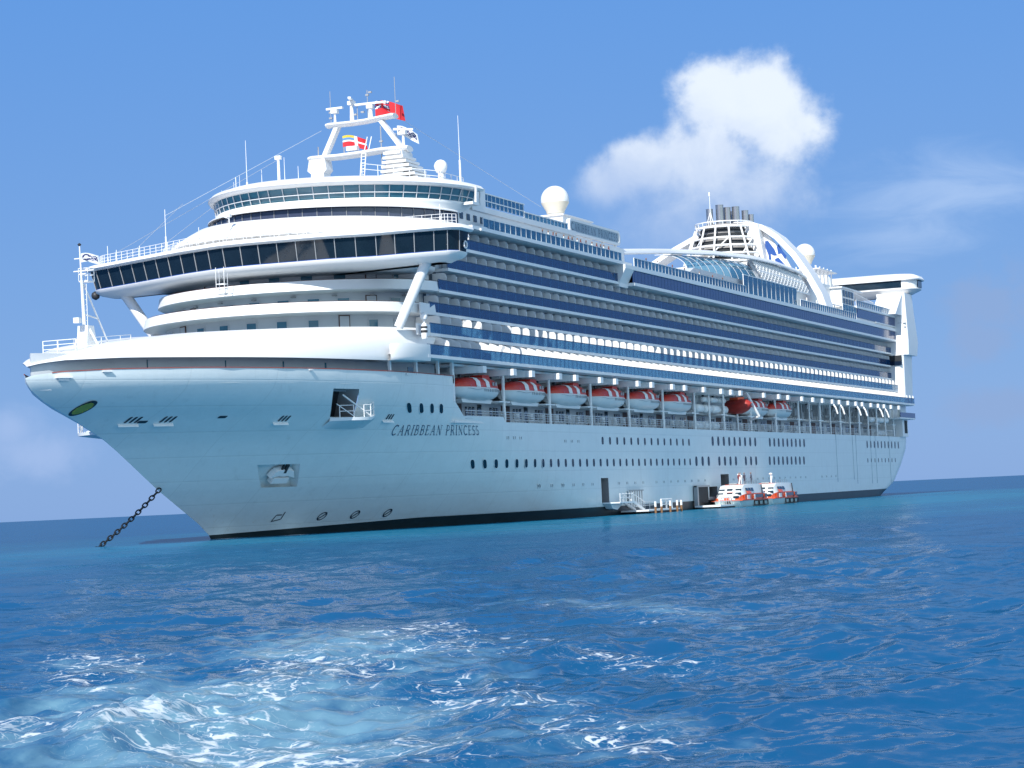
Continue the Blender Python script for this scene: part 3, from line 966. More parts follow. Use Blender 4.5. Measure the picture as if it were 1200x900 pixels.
for x0, z0, w in ((12.3, 11.95, 1.4), (15.6, 11.95, 1.4), (28.2, 11.9, 1.3), (43.0, 12.05, 1.2)):
    mb = MB()
    for j in range(3):
        a = x0 + j * w / 3
        hull_patch(mb, rrect(a, a + w / 5.5, z0 - .28, z0 + .26, .08), 0.03, 0)
    p0, n0 = on_hull(x0 - .3, z0 - .42)
    p1, n1 = on_hull(x0 + w + .2, z0 - .42)
    c = (p0 + p1) / 2 + n0 * .08
    mb.obox(c, (p1 - p0) / 2, n0 * .14, (0, 0, .05), 1)
    mb.build('fairlead', ['emblem_dark', 'white_paint'], HULL, 0)
mb = MB()
for x, z in ((14.0, 11.75), (21.5, 12.1), (39.9, 11.9)):
    hull_patch(mb, rrect(x - .45, x + .45, z - .12, z + .1, .08), 0.03)
mb.build('scupper', 'emblem_dark', HULL, 0)
for x, s in ((2.9, 1.0), (6.5, .6), (44.0, .5), (28.0, .35)):
    p, n = on_hull(x, sheer(x) - (.45 if s == 1.0 else .12), 0.0)
    mb = MB()
    mb.obox(p + n * .2 * s, Vector((n.y, -n.x, 0)).normalized() * .75 * s, Vector((n.x, n.y, 0)).normalized() * .28 * s, (0, 0, .10 * s))
    mb.obox(p + n * .1 * s + Vector((0, 0, -.2 * s)), Vector((n.y, -n.x, 0)).normalized() * .5 * s, Vector((n.x, n.y, 0)).normalized() * .12 * s, (0, 0, .14 * s))
    mb.build('deck_light', 'white_paint', HULL, 0)

# anchor housed in its pocket
mb = MB()
p, n = on_hull(35.0, 6.2, -0.5)
ex = Vector((n.y, -n.x, 0)).normalized()
if ex.x < 0:
    ex = -ex
ez = n.cross(ex).normalized()
if ez.z < 0:
    ez = -ez
def ap(u, w, d=0.0):
    return p + ex * u + ez * w + n * d
for poly in ([(-1.6, -.3), (-1.15, .55), (-.5, .75), (.5, .75), (1.15, .55), (1.6, -.3), (.6, -.05), (0, -.12), (-.6, -.05)],
             [(-1.15, -1.05), (-1.15, -.32), (.95, -.32), (.95, -1.05)]):
    fr_ = [ap(u, w, .45) for u, w in poly]
    bk = [ap(u * 1.05, w * 1.05, -.2) for u, w in poly]
    mb.loft([bk, fr_], True, False, True, 0)
mb.obox(ap(0, .9, .35), ex * .16, ez * .55, n * .12, 1)
mb.obox(ap(-.45, .95, .3), ex * .10, ez * .4, n * .10, 1)
mb.build('anchor', ['white_paint', 'dark_metal'], HULL, 30)

# ---- folding mooring platform on each bow, with rails
def mooring_platform(side):
    mb, rl = MB(), MB()
    xs0 = 34.6 if side < 0 else 31.0
    outer = []
    for i in range(13):
        t = i / 12
        x = xs0 + 6.0 * t
        b = half_breadth(x, 11.9)
        outer.append((x, b + (2.1 if side < 0 else 4.2) * math.sin(PI * t) ** .7, 11.9 + .35 * math.exp(-((t - .78) / .12) ** 2)))
    inner = [(xs0 + 6.0 * i / 12, half_breadth(xs0 + 6.0 * i / 12, 11.0) - .3, 0) for i in range(13)]
    top = [(x, side * y, z) for x, y, z in outer]
    topin = [(x, side * (half_breadth(x, 11.9) - .2), z) for x, y, z in outer]
    low = [(x, side * (y - .1), z - .32) for x, y, z in outer]
    bot = [(x, side * (half_breadth(x, 10.7) - .1), 10.75) for x, y, z in outer]
    mb.loft([topin, top, low, bot], closed=False)
    o = mb.build('mooring_platform', 'sponson', HULL, 40)
    pts = [Vector((x, side * (y - .12), z)) for x, y, z in outer]
    for i in (1, 3, 5, 7, 9, 11):
        rl.tube(pts[i], pts[i] + Vector((0, 0, 1.25)), .055)
    for h in (.65, 1.25):
        for a, b in ((1, 3), (5, 7), (7, 9), (9, 11)):
            rl.tube(pts[a] + Vector((0, 0, h)), pts[b] + Vector((0, 0, h)), .05)
    rl.tube(pts[7] + Vector((0, 0, .1)), (xs0, side * 14.6, 14.2), .09)
    rl.tube(pts[3] + Vector((0, 0, .1)), (xs0 - .3, side * 14.0, 13.3), .05)
    rl.build('railing', 'white_paint', o, 0)


mooring_platform(-1)
mooring_platform(1)

# ---- mooring deck behind the dark slot and the red line along the sheer
mb = MB()
rows = []
for i in range(40):
    x = .9 + 54.4 * (i / 39)
    b = max(0.02, half_breadth(x, 16.5) - 2.3 * min(1, x / 8)) if i else 0.0
    rows.append((x, b))
for side in (-1, 1):
    mb.loft([[(x, side * b, 14.6) for x, b in rows], [(x, side * b, 18.0) for x, b in rows]], closed=False)
    mb.loft([[(x, side * b, 15.2) for x, b in rows], [(x, side * half_breadth(x, 15.2), 15.2) for x, b in rows]], closed=False)
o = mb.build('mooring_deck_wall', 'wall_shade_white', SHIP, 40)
for x in (12, 20, 27, 33, 44, 48.5):
    b = half_breadth(x, 16.5) - 2.3
    m2 = MB(); m2.box(x, x + 1.4, -b - .06, -b + .1, 16.75, 17.5)
    m2.build('window', 'teal_glass', o, 0)
mb = MB()
line = [(x, -half_breadth(x, sheer(x)) - .02, sheer(x) + .06) for x in np.linspace(2.0, 55.2, 60)]
mb.path(line, .055, 4)
mb.path([(x, -y, z) for x, y, z in line], .055, 4)
mb.build('sheer_rail', 'red_line', SHIP, 0)
# frames of the side openings just forward of the boats
mb = MB()
for x in (40.6, 46.0, 51.3, 55.1):
    mb.box(x, x + .35, -half_breadth(x, 16.5) + .02, -half_breadth(x, 16.5) + .3, 16.4, 18.1)
mb.box(55.0, 55.5, -18.0, -17.7, 13.8, 18.1)
mb.build('opening_frame', 'white_paint', SHIP, 0)

# ------------------------------------------------------------------ foredeck shell and the curved front tiers


def ell(xn, xa, hw, z, n=40, skew=0.0, hs=None):
    r = []
    for i in range(n + 1):
        a = -PI / 2 + PI * i / n
        r.append((xa - (xa - xn) * math.cos(a), (hs if hs and a > 0 else hw) * math.sin(a), z + skew * hw * math.sin(a)))
    return r


def deck_lip(n=40):
    """sheer line of the white bulwark over the mooring deck, port to starboard"""
    r = []
    for i in range(n + 1):
        u = -1 + 2 * i / n
        s = abs(u)
        x = 47.0 * s ** 1.75
        z = tab([(0, 16.75), (1, 17.05), (2.7, 17.3), (8, 17.55), (23, 17.68), (40, 17.75), (47, 18.05)], x)
        b = (half_breadth(x, 16.5) + .28 * min(1, x / 3.0)) if x > 0 else 0
        r.append((x + .25 * (1 - s), math.copysign(b, u) if b else 0.0, z))
    return r


def foredeck():
    mb = MB()
    lip = deck_lip()
    top = ell(33.3, 52.0, 18.05, 21.55)
    n = len(lip)
    rings = []
    low_in = [(x + .5, y * .96, z + .05) for x, y, z in lip]
    rings.append(low_in)
    rings.append(lip)
    prof = [(.02, .22), (.08, .55), (.2, .95), (.4, 1.0), (.65, .75), (.85, .35), (1.0, 0)]
    for t, bu in prof:
        ring = []
        for i in range(n):
            a, b = Vector(lip[i]), Vector(top[i])
            p = a.lerp(b, t)
            edge = abs(-1 + 2 * i / (n - 1))
            p.z += bu * .95 * (1 - edge ** 3)
            p.y += math.copysign(.25 * bu, p.y) * edge ** 2 if abs(p.y) > 5 else 0
            ring.append(tuple(p))
        rings.append(ring)
    rings.append([(x + .25, y * .985, z) for x, y, z in top])
    rings.append([(x + .25, y * .985, z - 1.1) for x, y, z in top])
    mb.loft(rings, closed=False)
    o = mb.build('foredeck', 'white_paint', SHIP, 50)
    # breakwater rail pressed out of the top strake
    r2 = MB()
    a = ell(32.7, 51.4, 18.15, 20.95)
    for z0, z1 in ((20.55, 20.62), (21.2, 21.26)):
        ring0 = [(x - .28, y * 1.004, z0) for x, y, z in a][2:26]
        ring1 = [(x - .28, y * 1.004, z1) for x, y, z in a][2:26]
        back = [(x + .1, y * .99, z0) for x, y, z in a][2:26]
        r2.loft([back, ring0, ring1, [(x, y, z1) for x, y, z in back]], closed=False)
    for i in range(3, 26, 2):
        x, y, z = a[i]
        r2.tube((x - .25, y * 1.003, 20.5), (x - .2, y * 1.003, 21.25), .05, n=4)
    r2.build('railing', 'white_paint', o, 0)
    # deck inside
    d = MB()
    poly = [(x, y) for x, y, z in ell(33.4, 52, 17.9, 0)]
    d.prism(poly + [(60, 15), (60, -15)], 'z', 20.3, 20.44)
    d.build('deck', 'deck_green', SHIP, 0)


foredeck()


def tier(xn, xa, hw, z, zt, slope, wins_n, wn, parent_name='front_tier'):
    root = bpy.data.objects.new(parent_name, None)
    COL.objects.link(root)
    root.parent = SHIP
    mb = MB()
    o0 = ell(xn + .25, xa, hw - .25, z)
    o1 = ell(xn, xa, hw, z + .12)
    o2 = ell(xn + slope * .5, xa, hw - .05, (z + zt) / 2)
    o3 = ell(xn + slope, xa, hw - .12, zt)
    i3 = ell(xn + slope + .3, xa, hw - .4, zt)
    i2 = ell(xn + slope + .3, xa, hw - .4, z + .45)
    mb.loft([o0, o1, o2, o3, i3, i2], closed=False)
    poly = [(x, y) for x, y, _ in o0] + [(62, hw - .25), (62, -hw + .25)]
    mb.add([(x, y, z + .001) for x, y in poly], [tuple(range(len(poly)))])
    mb.build('bulwark', 'white_paint', root, 50)
    fl = MB()
    fl.add([(x, y, z + .45) for x, y in poly], [tuple(range(len(poly)))])
    fl.build('deck', 'deck_green', root, 0)
    w = MB()
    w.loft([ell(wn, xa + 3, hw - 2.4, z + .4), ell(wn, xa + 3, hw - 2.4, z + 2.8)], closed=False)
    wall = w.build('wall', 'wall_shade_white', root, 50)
    cap = MB()
    cap.path([(x, y, zz + .02) for x, y, zz in ell(xn + slope + .15, xa, hw - .26, zt)], .07, 4)
    cap.build('cap_rail', 'brown_door', root, 0)
    E0 = (xa + 3, xa + 3 - wn, hw - 2.4)
    for k in range(wins_n):
        a = math.radians(-78 + 156 * k / (wins_n - 1))
        px = E0[0] - E0[1] * math.cos(a); py = E0[2] * math.sin(a)
        t = Vector((E0[1] * math.sin(a), E0[2] * math.cos(a), 0)).normalized()
        nn = Vector((-t.y, t.x, 0))
        if nn.x > 0 and abs(a) < 1.2 or nn.dot(Vector((px - E0[0], py, 0))) < 0:
            nn = -nn
        door = k in (2, wins_n - 4)
        wd, h0, h1 = (.55, .5, 2.25) if door else (.62, 1.15, 2.05)
        f = MB()
        c = Vector((px, py, z + (h0 + h1) / 2)) + nn * .05
        f.obox(c, t * (wd + .1), nn * .05, (0, 0, (h1 - h0) / 2 + .1), 0)
        f.obox(c + nn * .03, t * wd, nn * .05, (0, 0, (h1 - h0) / 2), 1)
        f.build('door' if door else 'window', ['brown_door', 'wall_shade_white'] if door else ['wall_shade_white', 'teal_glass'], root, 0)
    # small lamps under the deckhead
    lm = MB()
    for k in range(9):
        a = math.radians(-70 + 140 * k / 8)
        px = E0[0] - (E0[1] + .2) * math.cos(a); py = (E0[2] + .2) * math.sin(a)
        lm.box(px - .22, px + .22, py - .22, py + .22, z + 2.28, z + 2.42)
    lm.build('lamp_fixture', 'grey_metal', root, 0)
    return root


# tiers: deck 10 wall seen over the foredeck, then the two curved bulwarks, then the wall under the bridge
tier(36.3, 53.0, 17.25, Z11, 24.45, .35, 13, 43.4)
tier(40.6, 55.0, 17.15, Z12, 27.1, .40, 12, 44.6)
w = MB()
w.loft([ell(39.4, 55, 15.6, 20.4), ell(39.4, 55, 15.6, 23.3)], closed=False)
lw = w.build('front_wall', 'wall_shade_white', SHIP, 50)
for k in range(14):
    a = math.radians(-80 + 160 * k / 13)
    px, py = 55 - 15.6 * math.cos(a), 15.6 * math.sin(a)
    t = Vector((15.6 * math.sin(a), 15.6 * math.cos(a), 0)).normalized()
    nn = Vector((-t.y, t.x, 0))
    if nn.dot(Vector((px - 55, py, 0))) < 0:
        nn = -nn
    f = MB()
    c = Vector((px, py, 22.2)) + nn * .05
    door = k in (3, 9)
    f.obox(c, t * .62, nn * .05, (0, 0, .62 if not door else 1.0), 0)
    f.obox(c + nn * .03, t * .52, nn * .05, (0, 0, .5 if not door else .9), 1)
    f.build('door' if door else 'window', ['brown_door', 'wall_shade_white'] if door else ['wall_shade_white', 'teal_glass'], lw, 0)

# ------------------------------------------------------------------ balconies
P_DIV = 2.9
body = MB()
body.box(52.0, 283.5, -15.3, 15.3, 17.9, 33.3)
body.build('cabin_block', 'cabin_wall', SHIP, 0)


def divider_poly(y_in, y_out, z0, h, tall=0.0):
    y_o = y_out + .10
    r = .42
    p = [(y_in, z0), (y_in, z0 + h + tall)]
    if tall:
        for t in (0.35, 0.55, 0.7, 0.8):
            p.append((y_in + (y_o - y_in) * t, z0 + h + tall * (1 - ((t - .3) / .55) ** 2)))
    for i in range(5):
        a = math.radians(90 + 90 * i / 4)
        p.append((y_o + r + r * math.cos(a), z0 + h - r + r * math.sin(a)))
    p.append((y_o, z0))
    return p


def balcony(z, y, x0, x1, y_in, own, xfirst, h=2.0, fascia=.34, y_slab=None):
    root = bpy.data.objects.new('balcony_deck', None)
    COL.objects.link(root)
    root.parent = SHIP
    ys = y if y_slab is None else y_slab
    s = MB()
    s.box(x0, x1, ys, -ys, z, z + fascia)
    s.build('deck_slab', 'white_paint', root, 0)
    g = MB()
    g.box(x0 + .1, x1 - .1, y + .075, y + .105, z + fascia + .02, z + fascia + 1.05)
    g.build('glass_railing', 'lit_rail_glass' if z < 21 else 'rail_glass', root, 0)
    r = MB()
    r.box(x0, x1, y + .04, y + .14, z + fascia + 1.05, z + fascia + 1.12)
    xx = x0
    while xx < x1:
        r.box(xx, xx + .04, y + .115, y + .16, z + fascia, z + fascia + 1.06)
        xx += P_DIV / 2
    r.build('handrail', 'letter_blue', root, 0)
    x, i = xfirst, 0
    rest = MB()
    poly = divider_poly(y_in, y, z + fascia, h + (.05 if 20 < z < 21 else (-.2 if z < 19 else 0)), .42 if z < 19 else 0.0)
    while x < x1 - .5:
        if i < own:
            d = MB(); d.prism(poly, 'x', x, x + .08)
            d.build('balcony_divider', 'white_paint', root, 0)
        else:
            rest.prism(poly, 'x', x, x + .08)
        x += P_DIV; i += 1
    if rest.v:
        return root, rest
    return root, None


ALLREST = MB()
for (z, y, x0, x1, yin, own, xf, ysl) in ((Z9, -19.9, 44.6, 286.0, -17.2, 30, 50.4, None), (Z10, -18.4, 48.8, 284.3, -15.4, 24, 51.6, None),
                                          (Z11, -17.2, 51.5, 280.7, -15.4, 12, 54.0, None), (Z12, -17.2, 54.2, 281.3, -15.4, 12, 56.5, None),
                                          (Z14, -17.2, 56.9, 281.3, -15.4, 12, 59.5, None), (Z15, -17.2, 57.5, 117.4, -15.4, 8, 60.5, None)):
    root, rest = balcony(z, y, x0, x1, yin, own, xf, y_slab=ysl)
    if rest:
        ALLREST.v, ALLREST.f, ALLREST.k = ALLREST.v + rest.v, ALLREST.f + [tuple(i + len(ALLREST.v) for i in f) for f in rest.f], ALLREST.k + rest.k
o = ALLREST.build('balcony_divider', 'white_paint', SHIP, 0)
o['kind'] = 'stuff'
# inner wall of the lowest row
mb = MB()
mb.box(50, 284, -17.2, -15.2, 18.46, 20.7)
mb.build('cabin_wall', 'cabin_wall', SHIP, 0)
# white solid screens and round-ended bulwark at the forward end of the lowest balconies
mb = MB()
nose = []
for i in range(17):
    a = PI * i / 32
    nose.append((45.2 - 5.2 * math.cos(a) ** 1.0 if i < 16 else 45.2, -17.9 - 2.0 * math.sin(a)))
nose = [(45.2 - 5.6 * math.cos(PI / 2 * i / 14), -17.85 - 2.05 * math.sin(PI / 2 * i / 14)) for i in range(15)]
out0 = [(x + .25, y + .15, 17.75) for x, y in nose]
out1 = [(x, y, 18.05) for x, y in nose]
out2 = [(x, y, 19.5) for x, y in nose]
in2 = [(x + .25, y + .2, 19.5) for x, y in nose]
in1 = [(x + .25, y + .2, 18.4) for x, y in nose]
mb.loft([out0, out1, out2, in2, in1], closed=False)
mb.add(out0 + [(45.2, -15.0, 17.75), (39.6, -15.0, 17.75)], [tuple(range(17))])
mb.add([(x, y, 18.4) for x, y, z in out0] + [(45.2, -15.0, 18.4), (39.6, -15.0, 18.4)], [tuple(range(17))])
mb.build('balcony_bulwark', 'white_paint', SHIP, 45)
mb = MB()
for x, wd in ((47.0, 2.4), (50.2, 3.0), (53.6, 3.0)):
    poly = rrect(x - wd / 2, x + wd / 2, 18.4, 20.5, .5)
    mb.prism([(px, pz) for px, pz in poly], 'y', -17.6, -17.5)
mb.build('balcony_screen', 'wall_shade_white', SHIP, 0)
mb = MB()
mb.box(45.5, 48.8, -18.35, -18.15, 20.7, 21.9)
mb.build('balcony_bulwark', 'white_paint', SHIP, 0)
mb = MB()
mb.box(49.0, 51.5, -17.2, -17.05, Z11, 24.45)
mb.build('balcony_bulwark', 'white_paint', SHIP, 0)
# white ship's light and searchlight on the corner
mb = MB()
mb.revolve([(.28, 0), (.34, .15), (.34, .6), (.2, .7)], (46.0, -18.9, 20.2), 12, 0)
mb.revolve([(.36, 0), (.36, .22)], (46.0, -18.9, 20.9), 12, 1)
mb.revolve([(.34, 0), (.34, .2)], (46.0, -18.9, 21.12), 12, 0)
mb.revolve([(.36, 0), (.36, .22)], (46.0, -18.9, 21.32), 12, 1)
mb.revolve([(.34, 0), (.3, .25), (.12, .4)], (46.0, -18.9, 21.54), 12, 0)
mb.tube((46.0, -18.9, 21.9), (46.0, -18.9, 22.3), .1, n=8)
mb.revolve([(.05, -.4), (.34, -.28), (.42, 0), (.34, .28), (.05, .4)], (46.0, -18.9, 22.6), 12, 0)
mb.build('searchlight', ['white_paint', 'dark_metal'], SHIP, 40)

# ---- overhanging deck above the top row, and the promenade windows band further aft
mb = MB()
mb.box(62.5, 117.4, -18.0, 18.0, Z16, Z16 + .42)
mb.box(117.4, 284.5, -18.3, 18.3, 33.15, 33.72)
mb.box(117.4, 284.5, -18.25, 18.25, 31.05, 31.45)
mb.box(117.4, 282.0, -14.0, 14.0, 31.45, 33.15)
mb.build('deck_slab', 'white_paint', SHIP, 0)
mb = MB()
poly = [(-18.3, 33.7), (-18.3, 33.2), (-17.3, 31.3), (-17.3, 30.75), (-14, 30.75), (-14, 33.7)]
mb.prism([(-y, z) for y, z in poly], 'x', 113.8, 117.4)
mb.build('deck_bracket', 'white_paint', SHIP, 0)
mb = MB()
mb.prism(poly, 'x', 113.8, 117.4)
mb.build('deck_bracket', 'white_paint', SHIP, 0)
mb = MB()
for sd in (-1, 1):
    mb.box(117.35, 283.9, sd * 18.02 - .04, sd * 18.02 + .04, 31.45, 33.15)
o = mb.build('window_band', 'navy_panel', SHIP, 0)
mb = MB()
x = 118.0
while x < 283:
    mb.box(x, x + .04, -18.075, -18.0, 31.45, 33.15)
    x += 1.45
mb.build('mullion', 'letter_blue', o, 0)
mb = MB()
mb.box(246.5, 284.2, -18.2, 18.2, 35.98, 36.4)
mb.box(262.0, 284.2, -18.2, 18.2, 34.02, 34.22)
mb.box(247.2, 283.8, -17.9, 17.9, 33.72, 36.0)
o = mb.build('aft_deckhouse', 'white_paint', SHIP, 0)
mb = MB()
mb.box(247.5, 283.6, -18.05, -17.85, 34.24, 35.9)
mb.build('window_band', 'navy_panel', o, 0)


def railing(name, x0, x1, y, z, h, pitch, glass='screen_glass', bars=False, parent=SHIP):
    g = MB()
    g.box(x0, x1, y - .015, y + .015, z + .05, z + h)
    r = MB()
    r.box(x0, x1, y - .05, y + .05, z + h, z + h + .07)
    x = x0
    while x <= x1 + .01:
        r.box(x - .03, x + .03, y - .05, y + .05, z, z + h)
        x += pitch
    root = r.build(name, 'white_paint', parent, 0)
    g.build('glass_panel', glass, root, 0)
    return root


railing('glass_railing', 66.0, 113.6, -17.85, Z16 + .42, 1.1, 1.65)
railing('glass_railing', 118.0, 172.0, -18.1, 33.72, 1.15, 1.5)
railing('glass_railing', 205.5, 246.0, -18.1, 33.72, 1.15, 1.5)
railing('glass_railing', 247.0, 284.0, -18.0, 36.4, 1.1, 1.6)
mb = MB()
mb.box(64.6, 66.4, -18.2, -17.2, Z16 - .05, Z16 + .45)
mb.build('deck_corner', 'white_paint', SHIP, 0)

# tall wind screens beside the pool, dark-tinted
def glass_wall(x0, x1, y, z0, z1, pitch, mid=None, glass='screen_glass'):
    f, g = MB(), MB()
    g.box(x0, x1, y - .02, y + .02, z0, z1)
    x = x0
    while x <= x1 + .01:
        f.box(x - .045, x + .045, y - .06, y + .06, z0, z1 + .05)
        x += pitch
    f.box(x0 - .1, x1 + .1, y - .1, y + .1, z1, z1 + .14)
    if mid:
        f.box(x0, x1, y - .07, y + .07, mid - .06, mid + .06)
    root = f.build('wind_screen', 'white_paint', SHIP, 0)
    g.build('glass_panel', glass, root, 0)


glass_wall(172.6, 205.0, -17.6, 33.8, 36.75, 2.7)
glass_wall(236.5, 247.0, -17.9, 33.8, 36.1, 2.1)
glass_wall(66.5, 83.0, -16.2, 37.25, 38.7, 1.25, 37.9)
glass_wall(83.1, 98.0, -16.2, 36.55, 37.75, 1.25)
glass_wall(66.5, 83.0, 16.2, 37.25, 38.7, 1.25, 37.9)

# upper house below the screens, with a row of square ports
mb = MB()
mb.box(62.0, 119.0, -16.4, 16.4, Z16 + .42, 36.35)
mb.box(66.0, 100.0, -16.6, 16.6, 36.35, 37.0)
mb.box(100.0, 119.0, -15.8, 15.8, 36.35, 36.6)
o = mb.build('upper_house', 'white_paint', SHIP, 0)
for i in range(6):
    x = 62.6 + i * 2.0
    f = MB(); f.box(x, x + .9, -16.47, -16.38, 35.0, 35.75)
    f.build('window', 'window_glass', o, 0)
for i in range(17):
    x = 72.5 + i * 2.55
    f = MB(); f.box(x, x + 1.1, -16.46, -16.38, 34.3, 35.7)
    f.build('door', 'dark_metal', o, 0)

# name board
nb = MB()
prof = rrect(99.0, 118.6, 36.75, 38.75, .8, 5)
inn = rrect(99.45, 118.15, 37.08, 38.45, .5, 5)
nb.loft([[(x, -15.6, z) for x, z in prof], [(x, -16.1, z) for x, z in prof], [(x, -16.1, z) for x, z in inn], [(x, -15.95, z) for x, z in inn]], True, True, False)
nb.box(112, 112.5, -15.9, -15.6, 35.9, 36.8)
nb.box(117, 117.5, -15.9, -15.6, 35.9, 36.8)
o = nb.build('name_board', 'white_paint', SHIP, 40)
f = MB(); f.add([(x, -15.96, z) for x, z in inn], [tuple(range(len(inn)))])
f.build('board_panel', 'sign_blue', o, 0)
f = MB()
q, tw = text_quads('CARIBBEAN PRINCESS')
for i, qd in enumerate(q):
    f.add([(99.9 + px / tw * 17.8, -16.0 - .0005 * (i % 40), 37.28 + py * .98) for px, py in qd], [(0, 1, 2, 3)])
f.build('lettering', 'letter_blue', o, 0)

# ------------------------------------------------------------------ bridge
BF = [(-24.8, 43.0), (-24.1, 42.0), (-21.5, 41.6), (-18.5, 41.3), (-15.7, 41.2), (-11, 39.9), (-6, 39.4), (-2.6, 39.1), (1.3, 39.2), (6.9, 41.0),
      (12.9, 43.7), (19.1, 46.5), (23.0, 48.2), (23.8, 48.9)]
BY = [q[0] for q in BF]


def bridge_ring(z, off, shrink=0.0, chord=6.2):
    """closed outline of bridge and wings at height z; off moves the front forward (-) or aft (+)"""
    ys = np.concatenate([np.linspace(-24.8, -23.6, 5), np.linspace(-22.5, 21.5, 42), np.linspace(22.6, 23.8, 5)])
    fr, bk = [], []
    for y in ys:
        x = float(np.interp(y, BY, [q[1] for q in BF]))
        yy = y * (1 - shrink / 24.0)
        zz = z
        fr.append((x + off, yy, zz))
        ch = float(np.interp(abs(y), [17, 20, 23.5, 24.8], [chord, 4.6, 3.2, 1.9]))
        xb = x + ch if abs(y) > 17 else max(x + chord, 56.0)
        bk.append((xb - off * .3, yy, zz))
    return fr + bk[::-1], len(fr)


def bridge():
    root = bpy.data.objects.new('bridge', None)
    COL.objects.link(root)
    root.parent = SHIP
    rings = []
    for z, off, sh in ((27.95, 2.6, 2.2), (28.02, 1.5, 1.2), (28.22, .6, .5), (28.55, .12, .1), (28.86, 0, 0), (28.92, .05, .1)):
        rings.append(bridge_ring(z, off, sh)[0])
    mb = MB()
    mb.loft(rings, True, True, True)
    mb.build('bridge_hull', 'white_paint', root, 50)
    g0, n = bridge_ring(28.92, .12, .15)
    g1, _ = bridge_ring(31.02, -.42, -.15)
    g = MB(); g.loft([g0, g1], True, False, True)
    gb = g.build('window_band', 'bridge_glass', root, 40)
    m = MB()
    f0, f1 = [Vector(p) for p in g0], [Vector(p) for p in g1]
    step = 0
    acc = 0.0
    last = None
    for i in range(n):
        if last is None or (f0[i] - last).length > 1.28:
            last = f0[i].copy()
            nn = Vector((-.05, 0, 0)) if abs(f0[i].y) < 23.4 else Vector((-.03, math.copysign(.04, f0[i].y), 0))
            m.tube(f0[i] + nn, f1[i] + nn, .055, n=4)
    for y0 in (n + 1, n + 2, 2 * n - 2, 2 * n - 3):
        m.tube(f0[y0], f1[y0], .06, n=4)
    m.build('mullion', 'grey_metal', gb, 0)
    s = MB()
    s.path([(x - .06, y, z + .03) for x, y, z in g0[:n]], .05, 4)
    s.build('window_sill', 'logo_blue', gb, 0)
    rr = []
    for z, off, sh in ((31.02, -.25, 0), (31.0, -.75, -.5), (31.22, -.98, -.7), (31.5, -.85, -.6), (31.72, -.3, -.2), (31.8, .8, .8)):
        rr.append(bridge_ring(z, off, sh)[0])
    r = MB(); r.loft(rr, True, False, True)
    r.build('roof', 'white_paint', root, 50)
    # rail along the roof edge
    e, n = bridge_ring(31.8, .5, .5)
    rl = MB()
    e = [Vector(p) for p in e[:n]]
    for k, p in enumerate(e):
        if k % 1 == 0:
            rl.tube(p, p + Vector((0, 0, 1.05)), .035, n=4)
    for h in (.36, .7, 1.05):
        rl.path([p + Vector((0, 0, h)) for p in e], .03, 4)
    rl.build('railing', 'white_paint', root, 0)
    for sd in (-1, 1):
        st = MB()
        if sd < 0:
            st.tube((44.2, -20.4, 28.3), (43.0, -17.3, 21.4), .58, .5, n=14)
        else:
            st.tube((50.2, 20.6, 28.3), (49.6, 16.2, 22.6), .62, .55, n=14)
        st.build('strut', 'white_paint', root, 60)
    # gantry cage slung below the bridge front, and lifebuoy on the wing end
    c = MB()
    for dy in (-.5, .5):
        for dx in (-.35, .35):
            c.tube((39.2 + dx, 1.6 + dy, 26.2), (39.2 + dx, 1.6 + dy, 29.0), .04, n=4)
    for z in (26.2, 26.7, 27.2):
        c.path([(38.85, 1.1, z), (39.55, 1.1, z), (39.55, 2.1, z), (38.85, 2.1, z), (38.85, 1.1, z)], .05, 4)
    c.box(38.85, 39.55, 1.1, 2.1, 26.1, 26.22)
    c.build('maintenance_cage', 'white_paint', root, 0)
    lb = MB()
    for i in range(12):
        a, b = 2 * PI * i / 12, 2 * PI * (i + 1) / 12
        lb.tube((44.0 + .36 * math.cos(a), -25.0, 29.6 + .36 * math.sin(a)), (44.0 + .36 * math.cos(b), -25.0, 29.6 + .36 * math.sin(b)), .09, n=6)
    lb.build('lifebuoy', 'flag_white', root, 60)
    lb = MB(); lb.revolve([(.1, -.5), (.42, -.3), (.5, 0), (.42, .3), (.1, .5)], (49.6, 24.2, 28.4), 14)
    lb.build('wing_light', 'dark_metal', root, 60)
    for x, y, z0, h in ((47.5, 13.3, 31.6, 5.6), (47.5, 9.0, 31.6, 3.2), (49, 17.7, 31.4, 2.2), (48.5, 20.5, 31.4, 1.9), (49.5, 22.3, 31.4, 2.6), (43.5, -2, 31.8, 2.0), (43.6, -22.4, 31.7, 2.4)):
        a = MB()
        a.tube((x, y, z0), (x, y, z0 + h * .45), .09, n=5)
        a.tube((x, y, z0 + h * .45), (x, y, z0 + h), .04, n=5)
        a.build('whip_antenna', 'white_paint', root, 0)
    # flood lamp on a bracket ahead of the tier
    a = MB()
    a.tube((40.6, 1.2, 31.8), (40.6, 1.2, 34.5), .07, n=5)
    a.tube((40.6, 1.2, 34.4), (40.0, 2.0, 34.7), .06, n=5)
    a.obox((40.6, 1.2, 34.7), (.25, 0, 0), (0, .2, 0), (0, 0, .15))
    a.build('lamp_bracket', 'white_paint', root, 0)


bridge()

# ------------------------------------------------------------------ white tier, strip windows and the ring lounge above the bridge


